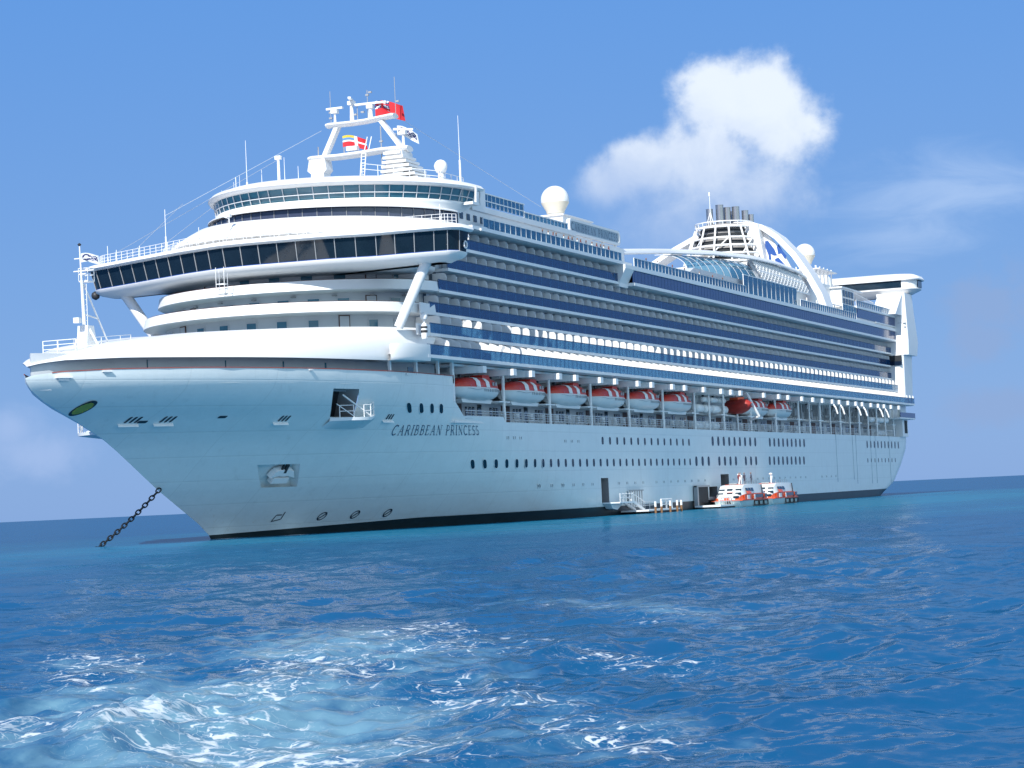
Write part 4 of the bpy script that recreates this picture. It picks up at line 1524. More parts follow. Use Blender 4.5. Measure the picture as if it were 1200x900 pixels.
def ring_lounge():
    root = bpy.data.objects.new('observation_lounge', None)
    COL.objects.link(root)
    root.parent = SHIP
    t = MB()
    t.loft([ell(39.9, 58, 19.5, 32.2, hs=15.60), ell(40.2, 58, 19.3, 32.7, hs=15.44), ell(41.3, 59, 18.0, 33.6, hs=14.04), ell(42.3, 60, 16.9, 34.2, hs=13.18), ell(42.8, 60, 16.6, 34.25, hs=12.95), ell(43.2, 60, 16.3, 33.9, hs=12.71)], closed=False)
    t.loft([ell(39.9, 58, 19.5, 32.2, hs=15.60), ell(41.2, 58, 18.5, 31.7, hs=14.80)], closed=False)
    tr = t.build('curved_bulwark', 'white_paint', root, 50)
    # low rail along its foot
    r = MB()
    a = ell(39.2, 57, 20.2, 31.75, hs=16.16)
    for i in range(2, 39):
        r.tube(a[i], (a[i][0], a[i][1], a[i][2] + .8), .03, n=4)
    for h in (.3, .55, .8):
        r.path([(x, y, z + h) for x, y, z in a[2:39]], .03, 4)
    r.build('railing', 'white_paint', tr, 0)
    w = MB()
    w.loft([ell(45.6, 62, 16.4, 33.9, hs=12.79), ell(45.6, 62, 16.4, 35.55, hs=12.46)], closed=False)
    wb = w.build('window_band', 'lounge_glass', root, 50)
    m = MB()
    a = ell(45.55, 62, 16.45, 33.9, 64, hs=12.83)
    for i in range(0, 65, 2):
        m.tube(a[i], (a[i][0], a[i][1], 35.5), .04, n=4)
    m.build('mullion', 'grey_metal', wb, 0)
    w = MB()
    w.loft([ell(45.0, 62, 16.9, 35.5, hs=12.84), ell(45.0, 62, 16.9, 35.62, hs=12.84), ell(46.9, 63, 16.9, 35.75, hs=12.84), ell(47.2, 63.5, 17.1, 36.0, hs=13.00), ell(47.2, 64, 17.3, 36.35, hs=13.15),
            ell(47.35, 64, 17.4, 36.5, hs=13.22), ell(47.8, 64, 17.4, 36.72, hs=13.22)], closed=False)
    w.build('ring_base', 'white_paint', root, 45)
    g = MB()
    g.loft([ell(48.1, 64, 17.35, 36.7, 64, hs=13.19), ell(47.5, 64.5, 17.7, 38.12, 64, hs=13.45)], closed=False)
    gb = g.build('window_band', 'teal_glass', root, 50)
    m = MB()
    a, b = ell(47.95, 64, 17.45, 36.7, 64, hs=13.26), ell(47.35, 64.5, 17.8, 38.12, 64, hs=13.53)
    for i in range(0, 65, 2):
        m.tube(a[i], b[i], .055, n=4)
    m.path([tuple(Vector(p).lerp(Vector(q_), .42) + Vector((-.03, 0, 0))) for p, q_ in zip(a, b)], .06, 4)
    m.build('mullion', 'wall_shade_white', gb, 0)
    rf = MB()
    rf.loft([ell(47.8, 64.5, 17.4, 38.1, hs=13.22), ell(46.6, 65, 18.4, 38.15, hs=13.98), ell(46.3, 65, 18.6, 38.4, hs=14.14), ell(46.8, 65, 18.2, 38.8, hs=13.83), ell(48.5, 66, 16.8, 39.3, hs=12.77),
             ell(52, 67, 14.0, 39.75, hs=10.64), ell(57, 68, 9.5, 40.05, hs=7.22), ell(63, 68, 4.0, 40.15, hs=3.04)], closed=False)
    rf.box(64.4, 70, -16.6, 12.4, 37.0, 39.2)
    rf.build('roof', 'white_paint', root, 45)
    # open frame at the port end of the ring
    f = MB()
    f.tube((63.0, -18.3, 36.4), (62.6, -18.6, 38.5), .16, n=6)
    f.obox((62.4, -18.0, 36.5), (.9, 0, 0), (0, .6, 0), (0, 0, .16))
    f.tube((64.5, -18.2, 36.6), (65.6, -17.8, 38.3), .1, n=6)
    f.build('corner_frame', 'white_paint', root, 0)
    # roof rail, whips and fittings
    r = MB()
    for sd in (-1, 1):
        kk = 1.0 if sd < 0 else .74
        a = [(60 + 2.2 * i, sd * kk * (15.2 - .2 * i), 39.0 + .1 * i) for i in range(5)]
        b = [(52.5 + 1.6 * i, sd * kk * (9.2 + 1.2 * i), 39.6 - .1 * i) for i in range(6)]
        for c in (a, b):
            for p in c:
                r.tube(p, (p[0], p[1], p[2] + 1.2), .045, n=4)
            for h in (.6, 1.2):
                r.path([(p[0], p[1], p[2] + h) for p in c], .04, 4)
    r.build('railing', 'white_paint', root, 0)
    for x, y, z0, z1, r0 in ((62, -17.0, 38.8, 46.7, .10), (62, 10.6, 39.0, 46.7, .10), (62, 8.6, 39.3, 43.0, .10), (62, 12.4, 38.8, 41.9, .09),
                             (62, 11.6, 38.9, 42.6, .08), (61, 5.0, 39.8, 44.0, .09), (61, 3.2, 39.8, 42.8, .09), (58, 11.8, 38.6, 40.4, .08)):
        m = MB()
        m.tube((x, y, z0), (x, y, z0 + (z1 - z0) * .35), r0 * 1.2, n=6)
        m.tube((x, y, z0 + (z1 - z0) * .35), (x, y, z1), r0 * .5, r0 * .25, n=5)
        m.build('whip_antenna', 'white_paint', root, 0)
    m = MB()
    m.tube((62, 6.3, 39.5), (62, 6.3, 44.0), .2, .16, n=8)
    m.obox((62, 6.3, 44.2), (.2, 0, 0), (0, .38, 0), (0, 0, .22))
    m.build('sensor_post', 'white_paint', root, 0)
    # small dome on its pedestal
    m = MB()
    m.revolve([(.35, -1.6), (.35, -.7), (.55, -.6), (.72, -.2), (.78, .15), (.66, .5), (.4, .76), (.1, .86)], (62, -14.6, 41.0), 18)
    m.build('radar_dome', 'white_paint', root, 60)
    # stays
    s = MB()
    for a, b in (((71, 5, 48.5), (47.5, 13.3, 36.5)), ((62, 6.3, 44.0), (48.5, 20.5, 33.0)), ((51, 13, 38.2), (49.5, 23, 30.0)), ((52, 9, 38.0), (49.0, 21.5, 29.5)), ((71, -4, 50), (110, -8, 42))):
        s.tube(a, b, .025, n=3)
    s.build('stay_wire', 'wall_shade_white', root, 0)


ring_lounge()


def mast():
    root = bpy.data.objects.new('mast', None)
    COL.objects.link(root)
    root.parent = SHIP
    X = 71.0
    m = MB()
    # stub towers: smooth block to starboard, louvred pyramid to port
    m.prism([(4.4, 40.0), (4.5, 43.2), (4.1, 43.6), (4.3, 44.9), (6.4, 44.9), (6.7, 43.6), (6.2, 43.2), (6.4, 40.0)], 'x', X - .9, X + .9)
    m.build('mast_base', 'white_paint', root, 0)
    m = MB()
    for i in range(8):
        t = i / 7
        m.box(X - 2.2 + .2 * t, X + 2.6 - 1.0 * t, -8.9 + 2.6 * t, -3.4 - .7 * t, 40.6 + .54 * i, 40.6 + .54 * i + .3)
    m.box(X - 1.6, X + 1.2, -6.4, -4.2, 40.2, 44.8)
    m.build('mast_base', 'white_paint', root, 0)
    b = MB()

    def beam(pts, w, h):
        rings = []
        for (y, z) in pts:
            rings.append([(X + w * math.cos(a) * (1 if True else 0), y, z + h * math.sin(a)) for a in [2 * PI * j / 10 for j in range(10)]])
        b.loft(rings, True, True, True)
    beam([(6.6, 45.1), (6.3, 45.15), (3, 45.05), (0, 45.1), (-3, 45.25), (-6.2, 45.2), (-6.7, 45.1)], .95, .38)
    beam([(4.1, 48.95), (3.8, 49.0), (1.0, 48.95), (-1.0, 49.0), (-4.6, 49.3), (-5.0, 49.25)], .85, .32)
    for (y0, z0, y1, z1) in ((4.7, 45.2, 2.7, 48.9), (-5.7, 45.3, -3.0, 49.0)):
        b.obox(((X, (y0 + y1) / 2, (z0 + z1) / 2)), (.45, 0, 0), Vector((0, .29, 0)), Vector((0, (y1 - y0) / 2, (z1 - z0) / 2)))
    b.build('mast_frame', 'white_paint', root, 50)

    def radar(y, z0, z1, half, rot, r=.2):
        q = MB()
        q.tube((X, y, z0), (X, y, z1), r * 1.4, r, n=8)
        q.box(X - .35, X + .35, y - .4, y + .4, z1, z1 + .45)
        d = Vector((math.cos(rot), math.sin(rot), 0)) * half
        q.obox((X, y, z1 + .62), d, Vector((-d.y, d.x, 0)).normalized() * .18, (0, 0, .12))
        q.build('radar_scanner', 'white_paint', root, 30)
    radar(.8, 49.3, 51.2, 1.6, .3)
    radar(-1.7, 49.3, 50.5, 2.1, 1.62, .22)
    radar(3.1, 49.3, 50.4, 1.1, 1.55, .12)
    radar(-5.9, 45.5, 46.9, 1.2, 2.3, .14)
    t = MB()
    for (y, z0, z1, r) in ((3.7, 49.3, 53.2, .04), (-1.3, 49.3, 52.8, .05), (-5.0, 49.3, 54.0, .04), (0.1, 49.2, 51.0, .05), (2.1, 45.4, 47.0, .07), (-2.9, 40.5, 48.3, .07),
                           (-4.9, 45.4, 47.2, .05), (5.6, 45.4, 46.6, .08)):
        t.tube((X + .1, y, z0), (X + .1, y, z1), r, n=5)
    for (y, z) in ((3.7, 50.6), (3.7, 49.9), (-1.3, 52.2), (-1.7, 52.5), (-5.3, 51.0), (-.6, 50.2), (0.4, 50.0), (-2.9, 46.4)):
        t.obox((X + .1, y, z), (.12, 0, 0), (0, .2, 0), (0, 0, .1))
    t.build('mast_fitting', 'grey_metal', root, 0)
    l = MB()
    for dy in (-.28, .28):
        l.tube((X - 1.2, -.6 + dy, 40.2), (X - .9, -1.0 + dy, 45.0), .07, n=5)
        l.tube((X - .9, -1.4 + dy, 45.4), (X - .6, -1.7 + dy, 47.0), .06, n=5)
    for i in range(14):
        f = i / 13
        l.tube((X - 1.2 + .3 * f, -.88 - .4 * f, 40.2 + 4.8 * f), (X - 1.2 + .3 * f, -.32 - .4 * f, 40.2 + 4.8 * f), .035, n=4)
    l.build('ladder', 'white_paint', root, 0)
    s = MB()
    s.obox((X, .9, 45.9), (.4, 0, 0), (0, .7, 0), (0, 0, .25))
    s.build('equipment_box', 'white_paint', root, 0)


mast()


def fmast():
    m = MB()
    x, y = 10.2, 0.0
    m.prism([(x - .9, 18.4), (x - .6, 21.0), (x + .5, 21.0), (x + 1.0, 18.8)], 'y', -.55, .55)
    for sd_ in (-1, 1):
        m.tube((x, sd_ * 1.6, 18.5), (x - .2, sd_ * .3, 21.0), .12, n=6)
    m.tube((x - .3, y, 20.8), (x - .5, y, 25.3), .17, .13, n=10)
    m.tube((x - .5, y, 25.3), (x - .65, y, 28.6), .10, .06, n=8)
    m.revolve([(.06, -.15), (.2, 0), (.06, .15)], (x - .65, y, 28.7), 8, 1)
    m.tube((x - .2, y, 25.0), (x + 3.7, y, 19.6), .09, n=6)
    m.tube((x - .3, y, 22.1), (x + 2.2, y, 21.8), .08, n=6)
    for z, w in ((26.2, 1.4), (25.9, .5), (27.4, 1.2)):
        m.tube((x - .5, y - w, z), (x - .5, y + w * .6, z), .06, n=6)
    m.box(x - .2, x + .9, -.5, .5, 25.2, 25.32)
    for dx, dy in ((-.2, -.5), (.9, -.5), (.9, .5), (-.2, .5)):
        m.tube((x + dx, dy, 25.3), (x + dx, dy, 26.5), .04, n=4)
    for z in (25.9, 26.5):
        m.path([(x - .2, -.5, z), (x + .9, -.5, z), (x + .9, .5, z), (x - .2, .5, z), (x - .2, -.5, z)], .04, 4)
    for k in range(8):
        m.tube((x - .1, -.25, 21 + .5 * k), (x - .1, .25, 21 + .5 * k), .04, n=4)
    m.tube((x - .1, -.25, 21), (x - .1, -.25, 25), .04, n=4)
    m.tube((x - .1, .25, 21), (x - .1, .25, 25), .04, n=4)
    m.box(x - 1.7, x - 1.2, -.3, .3, 21.2, 21.7)
    o = m.build('foremast', ['white_paint', 'dark_metal'], SHIP, 30)
    r = MB()
    pts = [(5.6, 1.8), (5.3, 0), (5.6, -1.8), (9.0, -2.4), (12.0, -2.6), (14.5, -2.2)]
    rail = []
    for (px, py) in pts:
        z = 18.15 + .09 * (px - 5.3)
        r.tube((px, py, z - .3), (px, py, z + 1.25), .05, n=4)
        rail.append((px, py, z))
    for h in (.45, .85, 1.25):
        r.path([(px, py, z + h) for px, py, z in rail], .04, 4)
    r.path([(px, -py + .0, z + 1.25) for px, py, z in rail[2:]], .04, 4)
    for px, py, z in rail[2:]:
        r.tube((px, -py, z - .3), (px, -py, z + 1.25), .05, n=4)
    r.build('railing', 'white_paint', o, 0)


fmast()

# ------------------------------------------------------------------ domes, funnel, pool canopy, stern lounge


def dome(x, y, z, r, ped):
    m = MB()
    prof = [(r * math.sin(a), -r * math.cos(a)) for a in np.linspace(math.radians(145), math.radians(180), 5)]
    top = [(r * math.sin(math.radians(a)), r * math.cos(math.radians(a))) for a in range(105, 0, -8)] + [(.02, r)]
    m.revolve(top, (x, y, z), 32, 0)
    m.revolve([(r * .62, -r * .98), (r * .66, -r * .8), (r * .97, -r * .27), (r * 1.0, -r * .2)], (x, y, z), 32, 1)
    m.revolve([(r * .55, -r * .98 - ped), (r * .55, -r * .98)], (x, y, z), 20, 0)
    return m.build('radar_dome', ['white_paint', 'cream_paint'], SHIP, 60)


dome(115.3, -8.0, 43.55, 1.95, .6)
dome(262.0, -4.6, 48.75, 2.05, 5.5)
m = MB()
m.box(107.5, 118.5, -12.0, -3.0, 36.5, 40.3)
m.box(107.2, 118.8, -12.2, -2.8, 40.3, 40.5)
m.build('dome_house', 'white_paint', SHIP, 0)
m = MB()
for x in (257, 260, 263, 266, 269):
    for y in (-8, -4, 0):
        m.tube((x, y, 39), (x, y, 45.8), .12, n=5)
m.box(256, 270, -9, 1, 45.0, 45.2)
m.build('dome_stand', 'white_paint', SHIP, 0)
m = MB()
m.revolve([(3.4, 0), (3.4, 1.0), (3.0, 2.3), (2.1, 3.3), (.9, 3.85), (.02, 4.0)], (276.0, -3.0, 42.6), 24)
m.tube((276, -3, 46.5), (276, -3, 47.8), .08, n=5)
m.build('radar_dome', 'white_paint', SHIP, 60)


def funnel():
    root = bpy.data.objects.new('funnel', None)
    COL.objects.link(root)
    root.parent = SHIP
    cx, cy = 224.0, 0.5
    # inner casing with dark louvre rows
    c = MB()
    prof = [(8.6, 40.5), (8.0, 42.6), (7.2, 44.2), (6.5, 46.2), (5.6, 48.2), (4.9, 50.0), (4.6, 51.2)]
    for i, ((r0, z0), (r1, z1)) in enumerate(zip(prof, prof[1:])):
        c.revolve([(r0 * .86, z0), (r1 * .86, z1)], (cx, cy, 0), 28, 0)
    for (r, z) in ((7.6, 43.2), (7.0, 44.7), (6.5, 46.2), (5.95, 47.7), (5.4, 49.1), (4.95, 50.2)):
        c.revolve([(r * .90, z - .38), (r * .88, z + .30)], (cx, cy, 0), 28, 1)
    c.build('casing', ['cage_grey', 'dark_opening'], root, 30)
    f = MB()
    n = 14
    for (r, z, w) in ((8.9, 41.2, .24), (8.3, 42.5, .2), (7.65, 44.0, .22), (7.05, 45.5, .2), (6.4, 47.0, .22), (5.8, 48.5, .2), (5.2, 50.6, .24), (5.3, 51.5, .12)):
        f.path([(cx + r * math.cos(2 * PI * i / 32), cy + r * math.sin(2 * PI * i / 32), z) for i in range(33)], w, 5)
    for i in range(n):
        a = 2 * PI * i / n
        b = 2 * PI * (i + .5) / n
        f.tube((cx + 8.9 * math.cos(a), cy + 8.9 * math.sin(a), 41.0), (cx + 5.2 * math.cos(a), cy + 5.2 * math.sin(a), 50.8), .17, n=5)
        if i % 2 == 0:
            f.tube((cx + 8.4 * math.cos(a), cy + 8.4 * math.sin(a), 42.5), (cx + 6.0 * math.cos(a + .9), cy + 6.0 * math.sin(a + .9), 48.6), .14, n=5)
    for i in range(24):
        a = 2 * PI * i / 24
        f.tube((cx + 5.2 * math.cos(a), cy + 5.2 * math.sin(a), 50.6), (cx + 5.3 * math.cos(a), cy + 5.3 * math.sin(a), 51.5), .06, n=4)
    f.build('lattice_cage', 'white_paint', root, 0)
    for (dx, dy, r, z) in ((-2.4, 1.9, .62, 54.2), (-1.6, .2, .72, 54.9), (-.2, -.8, .66, 54.5), (.6, -2.2, .7, 54.6), (1.9, -3.6, .62, 53.9), (2.4, -1.2, .6, 54.0), (1.6, 1.2, .6, 54.1), (3.0, -4.4, .5, 53.2)):
        p = MB()
        p.revolve([(r, 49.5), (r, z - .1), (r * 1.06, z - .1), (r * 1.06, z), (r * .85, z), (r * .82, z - .8)], (cx + dx, cy + dy, 0), 18, 0)
        p.build('exhaust_pipe', 'steel', root, 40)
    t = MB()
    t.tube((cx - 4.2, cy + 1.2, 51.0), (cx - 4.2, cy + 1.2, 56.5), .1, .05, n=6)
    for a in range(3):
        t.tube((cx - 4.2 + .8 * math.cos(a * 2.1), cy + 1.2 + .8 * math.sin(a * 2.1), 51.0), (cx - 4.2, cy + 1.2, 53.4), .07, n=5)
    t.obox((cx - 4.2, cy + 1.2, 56.7), (.12, 0, 0), (0, .12, 0), (0, 0, .35))
    t.build('lightning_rod', 'white_paint', root, 0)

    # transverse arch: swept box section from one side of the ship to the other
    def arch(side, pts, w0):
        m = MB()
        rings = []
        for (x, y, z, wx, wn) in pts:
            rings.append((Vector((x, y, z)), wx, wn))
        R = []
        for i, (p, wx, wn) in enumerate(rings):
            a = rings[max(0, i - 1)][0]
            b = rings[min(len(rings) - 1, i + 1)][0]
            t = (b - a).normalized()
            nrm = Vector((0, -t.z, t.y)).normalized()
            R.append([p + Vector((-wx, 0, 0)) + nrm * wn, p + Vector((wx, 0, 0)) + nrm * wn, p + Vector((wx, 0, 0)) - nrm * wn, p + Vector((-wx, 0, 0)) - nrm * wn])
        m.loft(R, True, True, True)
        m.build('arch', 'white_paint', root, 40)
    P = [(-1.5, 51.6), (-4.4, 51.5), (-6.6, 50.7), (-9.2, 48.7), (-12.2, 45.2), (-14.4, 41.6), (-16.4, 37.6), (-17.4, 34.0)]
    arch(-1, [(226.5 + .25 * i, y, z - .35, 3.0 - .05 * i, .38 + .035 * i) for i, (y, z) in enumerate(P)], 1)
    S = [(0.5, 51.2), (2.6, 51.0), (5.6, 49.7), (10.6, 47.4), (16.3, 44.2), (19.0, 41.0), (20.0, 37.0)]
    arch(1, [(225.5 - .2 * i, y, z - .35, 2.6, .42) for i, (y, z) in enumerate(S)], 1)
    # upright fin and the sloping white panel that carries the company mark
    m = MB()
    m.prism([(-3.6, 40.5), (-3.6, 51.3), (-6.2, 50.9), (-7.6, 40.5)], 'x', 223.0, 226.0)
    m.build('fin', 'white_paint', root, 0)
    m = MB()
    pan = [(-7.3, 40.2), (-6.15, 50.2), (-7.6, 48.6), (-10.4, 44.6), (-12.6, 40.2)]
    m.prism(pan, 'x', 225.6, 226.2)
    pp = m.build('logo_panel', 'white_paint', root, 0)
    lg = MB()
    def lgp(u, v):   # u across from fin to arch, v up
        return (225.57, -6.75 - u * 1.12, 42.1 + v * .98)
    hairs = [[(.0, 5.9), (.5, 5.9), (1.5, 4.2), (1.9, 3.0), (1.35, 3.0), (.85, 3.4), (.95, 1.6), (.55, 1.0), (.45, 3.2), (-.05, 4.9)],
             [(1.9, 4.6), (2.25, 5.1), (2.9, 3.7), (3.5, 2.8), (3.25, 2.1), (2.6, 3.3), (2.1, 3.2)],
             [(1.5, 2.4), (2.1, 2.6), (3.1, 1.2), (3.7, .5), (3.6, -.3), (2.9, .1), (2.2, 1.2), (1.6, 1.3)],
             [(3.3, -.8), (4.0, -.6), (4.5, -1.6), (4.4, -2.4), (3.8, -1.8)]]
    for i, h_ in enumerate(hairs):
        lg.add([Vector(lgp(*q)) + Vector((-.004 * i, 0, 0)) for q in h_], [tuple(range(len(h_)))])
    o = lg.build('company_mark', 'logo_blue', pp, 0)
    # beige machinery drum under the arch
    d = MB()
    d.revolve([(2.2, 0), (2.4, 1.5), (2.3, 3.2), (1.2, 4.4), (.1, 4.7)], (233.0, -10.5, 35.8), 22)
    d.build('ventilator', 'cream_paint', root, 60)


funnel()


def pool_canopy():
    root = bpy.data.objects.new('pool_canopy', None)
    COL.objects.link(root)
    root.parent = SHIP
    # long white rim beam, rising aft and curving in to the funnel
    rim = []
    ctrl = [(118.5, -15.6, 36.0), (136.7, -14.0, 37.75), (152, -12.2, 39.2), (170.7, -13.0, 40.5), (190.3, -14.0, 41.3), (204, -14.3, 41.45), (217.4, -14.3, 41.1), (224, -14.0, 40.6)]
    cx = [c[0] for c in ctrl]
    for x in np.linspace(118.5, 224, 40):
        rim.append((float(x), float(np.interp(x, cx, [c[1] for c in ctrl])), float(np.interp(x, cx, [c[2] for c in ctrl]))))
    m = MB()
    R = []
    for i, (x, y, z) in enumerate(rim):
        R.append([(x, y - .12 + .62 * math.cos(a), z + .34 * math.sin(a) + .30 * math.cos(a)) for a in [2 * PI * j / 10 for j in range(10)]])
    m.loft(R, True, True, True)
    m.build('rim_beam', 'white_paint', root, 50)
    m = MB()
    R2 = [[(p[0], -p[1], p[2]) for p in r] for r in R]
    m.loft(R2, True, True, True)
    m.build('rim_beam', 'white_paint', root, 50)
    # glass vault under the rim
    g, f = MB(), MB()
    rows = []
    for x in np.linspace(150, 189, 11):
        zt = float(np.interp(x, cx, [c[2] for c in ctrl])) - .4
        row = []
        for k in range(9):
            t = k / 8
            y = -15.5 + 4.0 * t * t + 1.0 * t
            row.append((float(x), y, 36.3 + (zt - 36.3) * math.sin(t * PI / 2)))
        rows.append(row)
    g.loft(rows, closed=False)
    for i, r in enumerate(rows):
        f.path(r, .07, 4)
    for k in (0, 3, 6, 8):
        f.path([r[k] for r in rows], .07, 4)
    fo = f.build('canopy_frame', 'wall_shade_white', root, 0)
    g.build('glass_panel', 'canopy_glass', fo, 30)
    b = MB()
    b.box(150, 188, -16.3, -11, 35.6, 36.2)
    b.prism([(148, 35.5), (150, 36.2), (188, 36.2), (190, 35.5)], 'y', -16.6, -10.5)
    b.build('balcony_edge', 'wall_shade_white', root, 0)
    b = MB()
    b.box(151, 189, -13.5, -13.3, 33.8, 35.5)
    for x in np.arange(152, 226, 6.0):
        b.tube((x, -15.0, 33.7), (x, -15.0, 36.0), .16, n=6)
    b.build('deck_wall', 'teal_glass', root, 0)
    # white perforated shell aft of the glass: a net of tubes over a light backing
    s = MB()
    L = []
    nx, nk = 30, 10
    for i in range(nx + 1):
        x = 189.5 + 30.5 * i / nx
        zt = float(np.interp(x, cx, [c[2] for c in ctrl])) - .3
        yb = -16.0
        col = []
        for k in range(nk + 1):
            t = k / nk
            col.append(Vector((x, yb + 2.0 * t ** 1.5, 36.9 + (zt - 36.9) * t)))
        L.append(col)
    for i in range(nx):
        for k in range(nk):
            if (i + k) % 2 == 0:
                s.tube(L[i][k], L[i + 1][k + 1], .13, n=4, cap=False)
            else:
                s.tube(L[i + 1][k], L[i][k + 1], .13, n=4, cap=False)
    for k in (0, 5, 10):
        s.path([c[k] for c in L], .14, 4)
    s.build('lattice_shell', 'white_paint', root, 0)
    s = MB()
    s.loft([[c[0] + Vector((0, .5, 0)) for c in L], [c[10] + Vector((0, .5, 0)) for c in L]], closed=False)
    s.build('shell_backing', 'wall_shade_white', root, 0)
    # deck block the funnel stands on
    s = MB()
    s.box(190, 246, -13.4, 13.4, 33.7, 40.6)
    s.box(122, 190, -10.5, 10.5, 33.7, 35.6)
    s.build('deckhouse', 'white_paint', root, 0)
    s = MB()
    for x in (207, 214, 221, 228, 234, 240):
        s.tube((x, -17.0, 33.7), (x, -17.0, 35.9), .12, n=5)
    s.path([(226, -17, 35.9), (240, -17, 35.9)], .12, 5)
    s.path([(207, -17, 35.3), (221, -17, 35.3)], .08, 5)
    s.build('pipe_rail', 'white_paint', root, 0)


pool_canopy()


def stern_lounge():
    root = bpy.data.objects.new('stern_lounge', None)
    COL.objects.link(root)
    root.parent = SHIP

    def ring(z, gx, gy):
        hw, x0, x1, r = 21.6 + gy, 285.0 - gx, 293.0 + gx, 2.4
        p = []
        for cx_, cy_, a0 in ((x0 + r, -hw + r, 180), (x1 - r, -hw + r, 270), (x1 - r, hw - r, 0), (x0 + r, hw - r, 90)):
            for i in range(6):
                a = math.radians(a0 + 18 * i)
                p.append((cx_ + r * math.cos(a), cy_ + r * math.sin(a), z - .0))
        return p
    m = MB()
    m.loft([ring(40.9, -2.4, -3.0), ring(41.3, -1.4, -1.6), ring(41.9, -.5, -.5), ring(42.25, 0, 0), ring(42.45, 0, 0), ring(42.55, -.15, -.15)], True, True, True)
    m.build('lounge_base', 'white_paint', root, 45)
    m = MB()
    m.loft([ring(42.55, -.15, -.15), ring(44.1, -.05, -.05)], True, True, True)
    m.build('wall', 'white_paint', root, 30)
    m = MB()
    m.box(284.98, 285.15, -18.6, -5.6, 42.6, 44.05)
    m.box(284.98, 285.15, 5.6, 18.6, 42.6, 44.05)
    m.box(287.2, 291.0, -21.62, -21.4, 42.6, 44.05)
    m.build('window_band', 'window_glass', root, 0)
    m = MB()
    m.loft([ring(44.1, .1, .1), ring(44.05, .45, .45), ring(44.3, .55, .55), ring(44.9, .3, .2), ring(45.4, -.6, -1.0), ring(45.6, -1.6, -3.0), ring(45.75, -2.6, -6.0)], True, False, True)
    m.build('roof', 'white_paint', root, 45)
    for sd in (-1, 1):
        m = MB()
        R = []
        for (z, x0, x1, y0, y1) in ((18.0, 277.9, 285.2, 15.0, 19.6), (28.3, 277.9, 286.4, 15.0, 19.7), (28.32, 278.6, 287.4, 15.0, 20.6), (31.2, 279.0, 289.0, 15.0, 20.6), (38.5, 280.2, 288.2, 14.6, 20.1), (41.2, 281.2, 289.0, 14.2, 19.8)):
            R.append([(x0, sd * y0, z), (x0, sd * (y1 - .8), z), (x0 + .8, sd * y1, z), (x1, sd * y1, z), (x1, sd * y0, z)])
        m.loft(R, True, True, True)
        m.build('support_tower', 'white_paint', root, 20)
    # sloping shoulder where the port tower meets the deck
    m = MB()
    m.prism([(274.0, 36.4), (280.5, 40.6), (283.5, 40.8), (283.5, 36.4)], 'y', -19.5, -14.5)
    m.build('tower_shoulder', 'white_paint', root, 0)
    m = MB()
    m.box(277.72, 278.0, -19.4, -15.3, 26.3, 28.2)
    m.build('tower_opening', 'dark_opening', root, 0)
    m = MB()
    m.box(277.55, 277.7, -19.45, -15.3, 26.2, 27.0)
    m.build('glass_railing', 'hull_glass', root, 0)
    # deck furniture under the lounge: stair house with barred windows, rails
    m = MB()
    m.box(246, 256, -15.5, -11, 36.4, 40.0)
    m.box(245.5, 262, -15.8, -10.8, 40.0, 40.25)
    h = m.build('stair_house', 'white_paint', root, 0)
    for i in range(4):
        for k in range(2):
            w_ = MB(); w_.box(247 + 2.2 * i, 248.6 + 2.2 * i, -15.58, -15.45, 36.9 + 1.55 * k, 38.1 + 1.55 * k)
            w_.build('window', 'window_glass', h, 0)
    m = MB()
    for i in range(16):
        m.tube((258 + i * .95, -15.5, 36.4), (258 + i * .95, -15.5, 39.6 - .05 * i), .07, n=4)
    m.path([(258, -15.5, 39.6), (272.3, -15.5, 38.8)], .08, 4)
    m.path([(258, -15.5, 38.0), (272.3, -15.5, 37.6)], .06, 4)
    m.build('barrier_rail', 'white_paint', root, 0)
    m = MB()
    m.tube((281, -19.7, 33.8), (281, -19.7, 35.4), .25, n=8)
    for z in (34.0, 34.8):
        m.box(279.6, 283.4, -20.2, -18.6, z, z + .12)
    m.build('winch_bracket', 'grey_metal', root, 0)


stern_lounge()

# ------------------------------------------------------------------ promenade, davits and life-saving gear


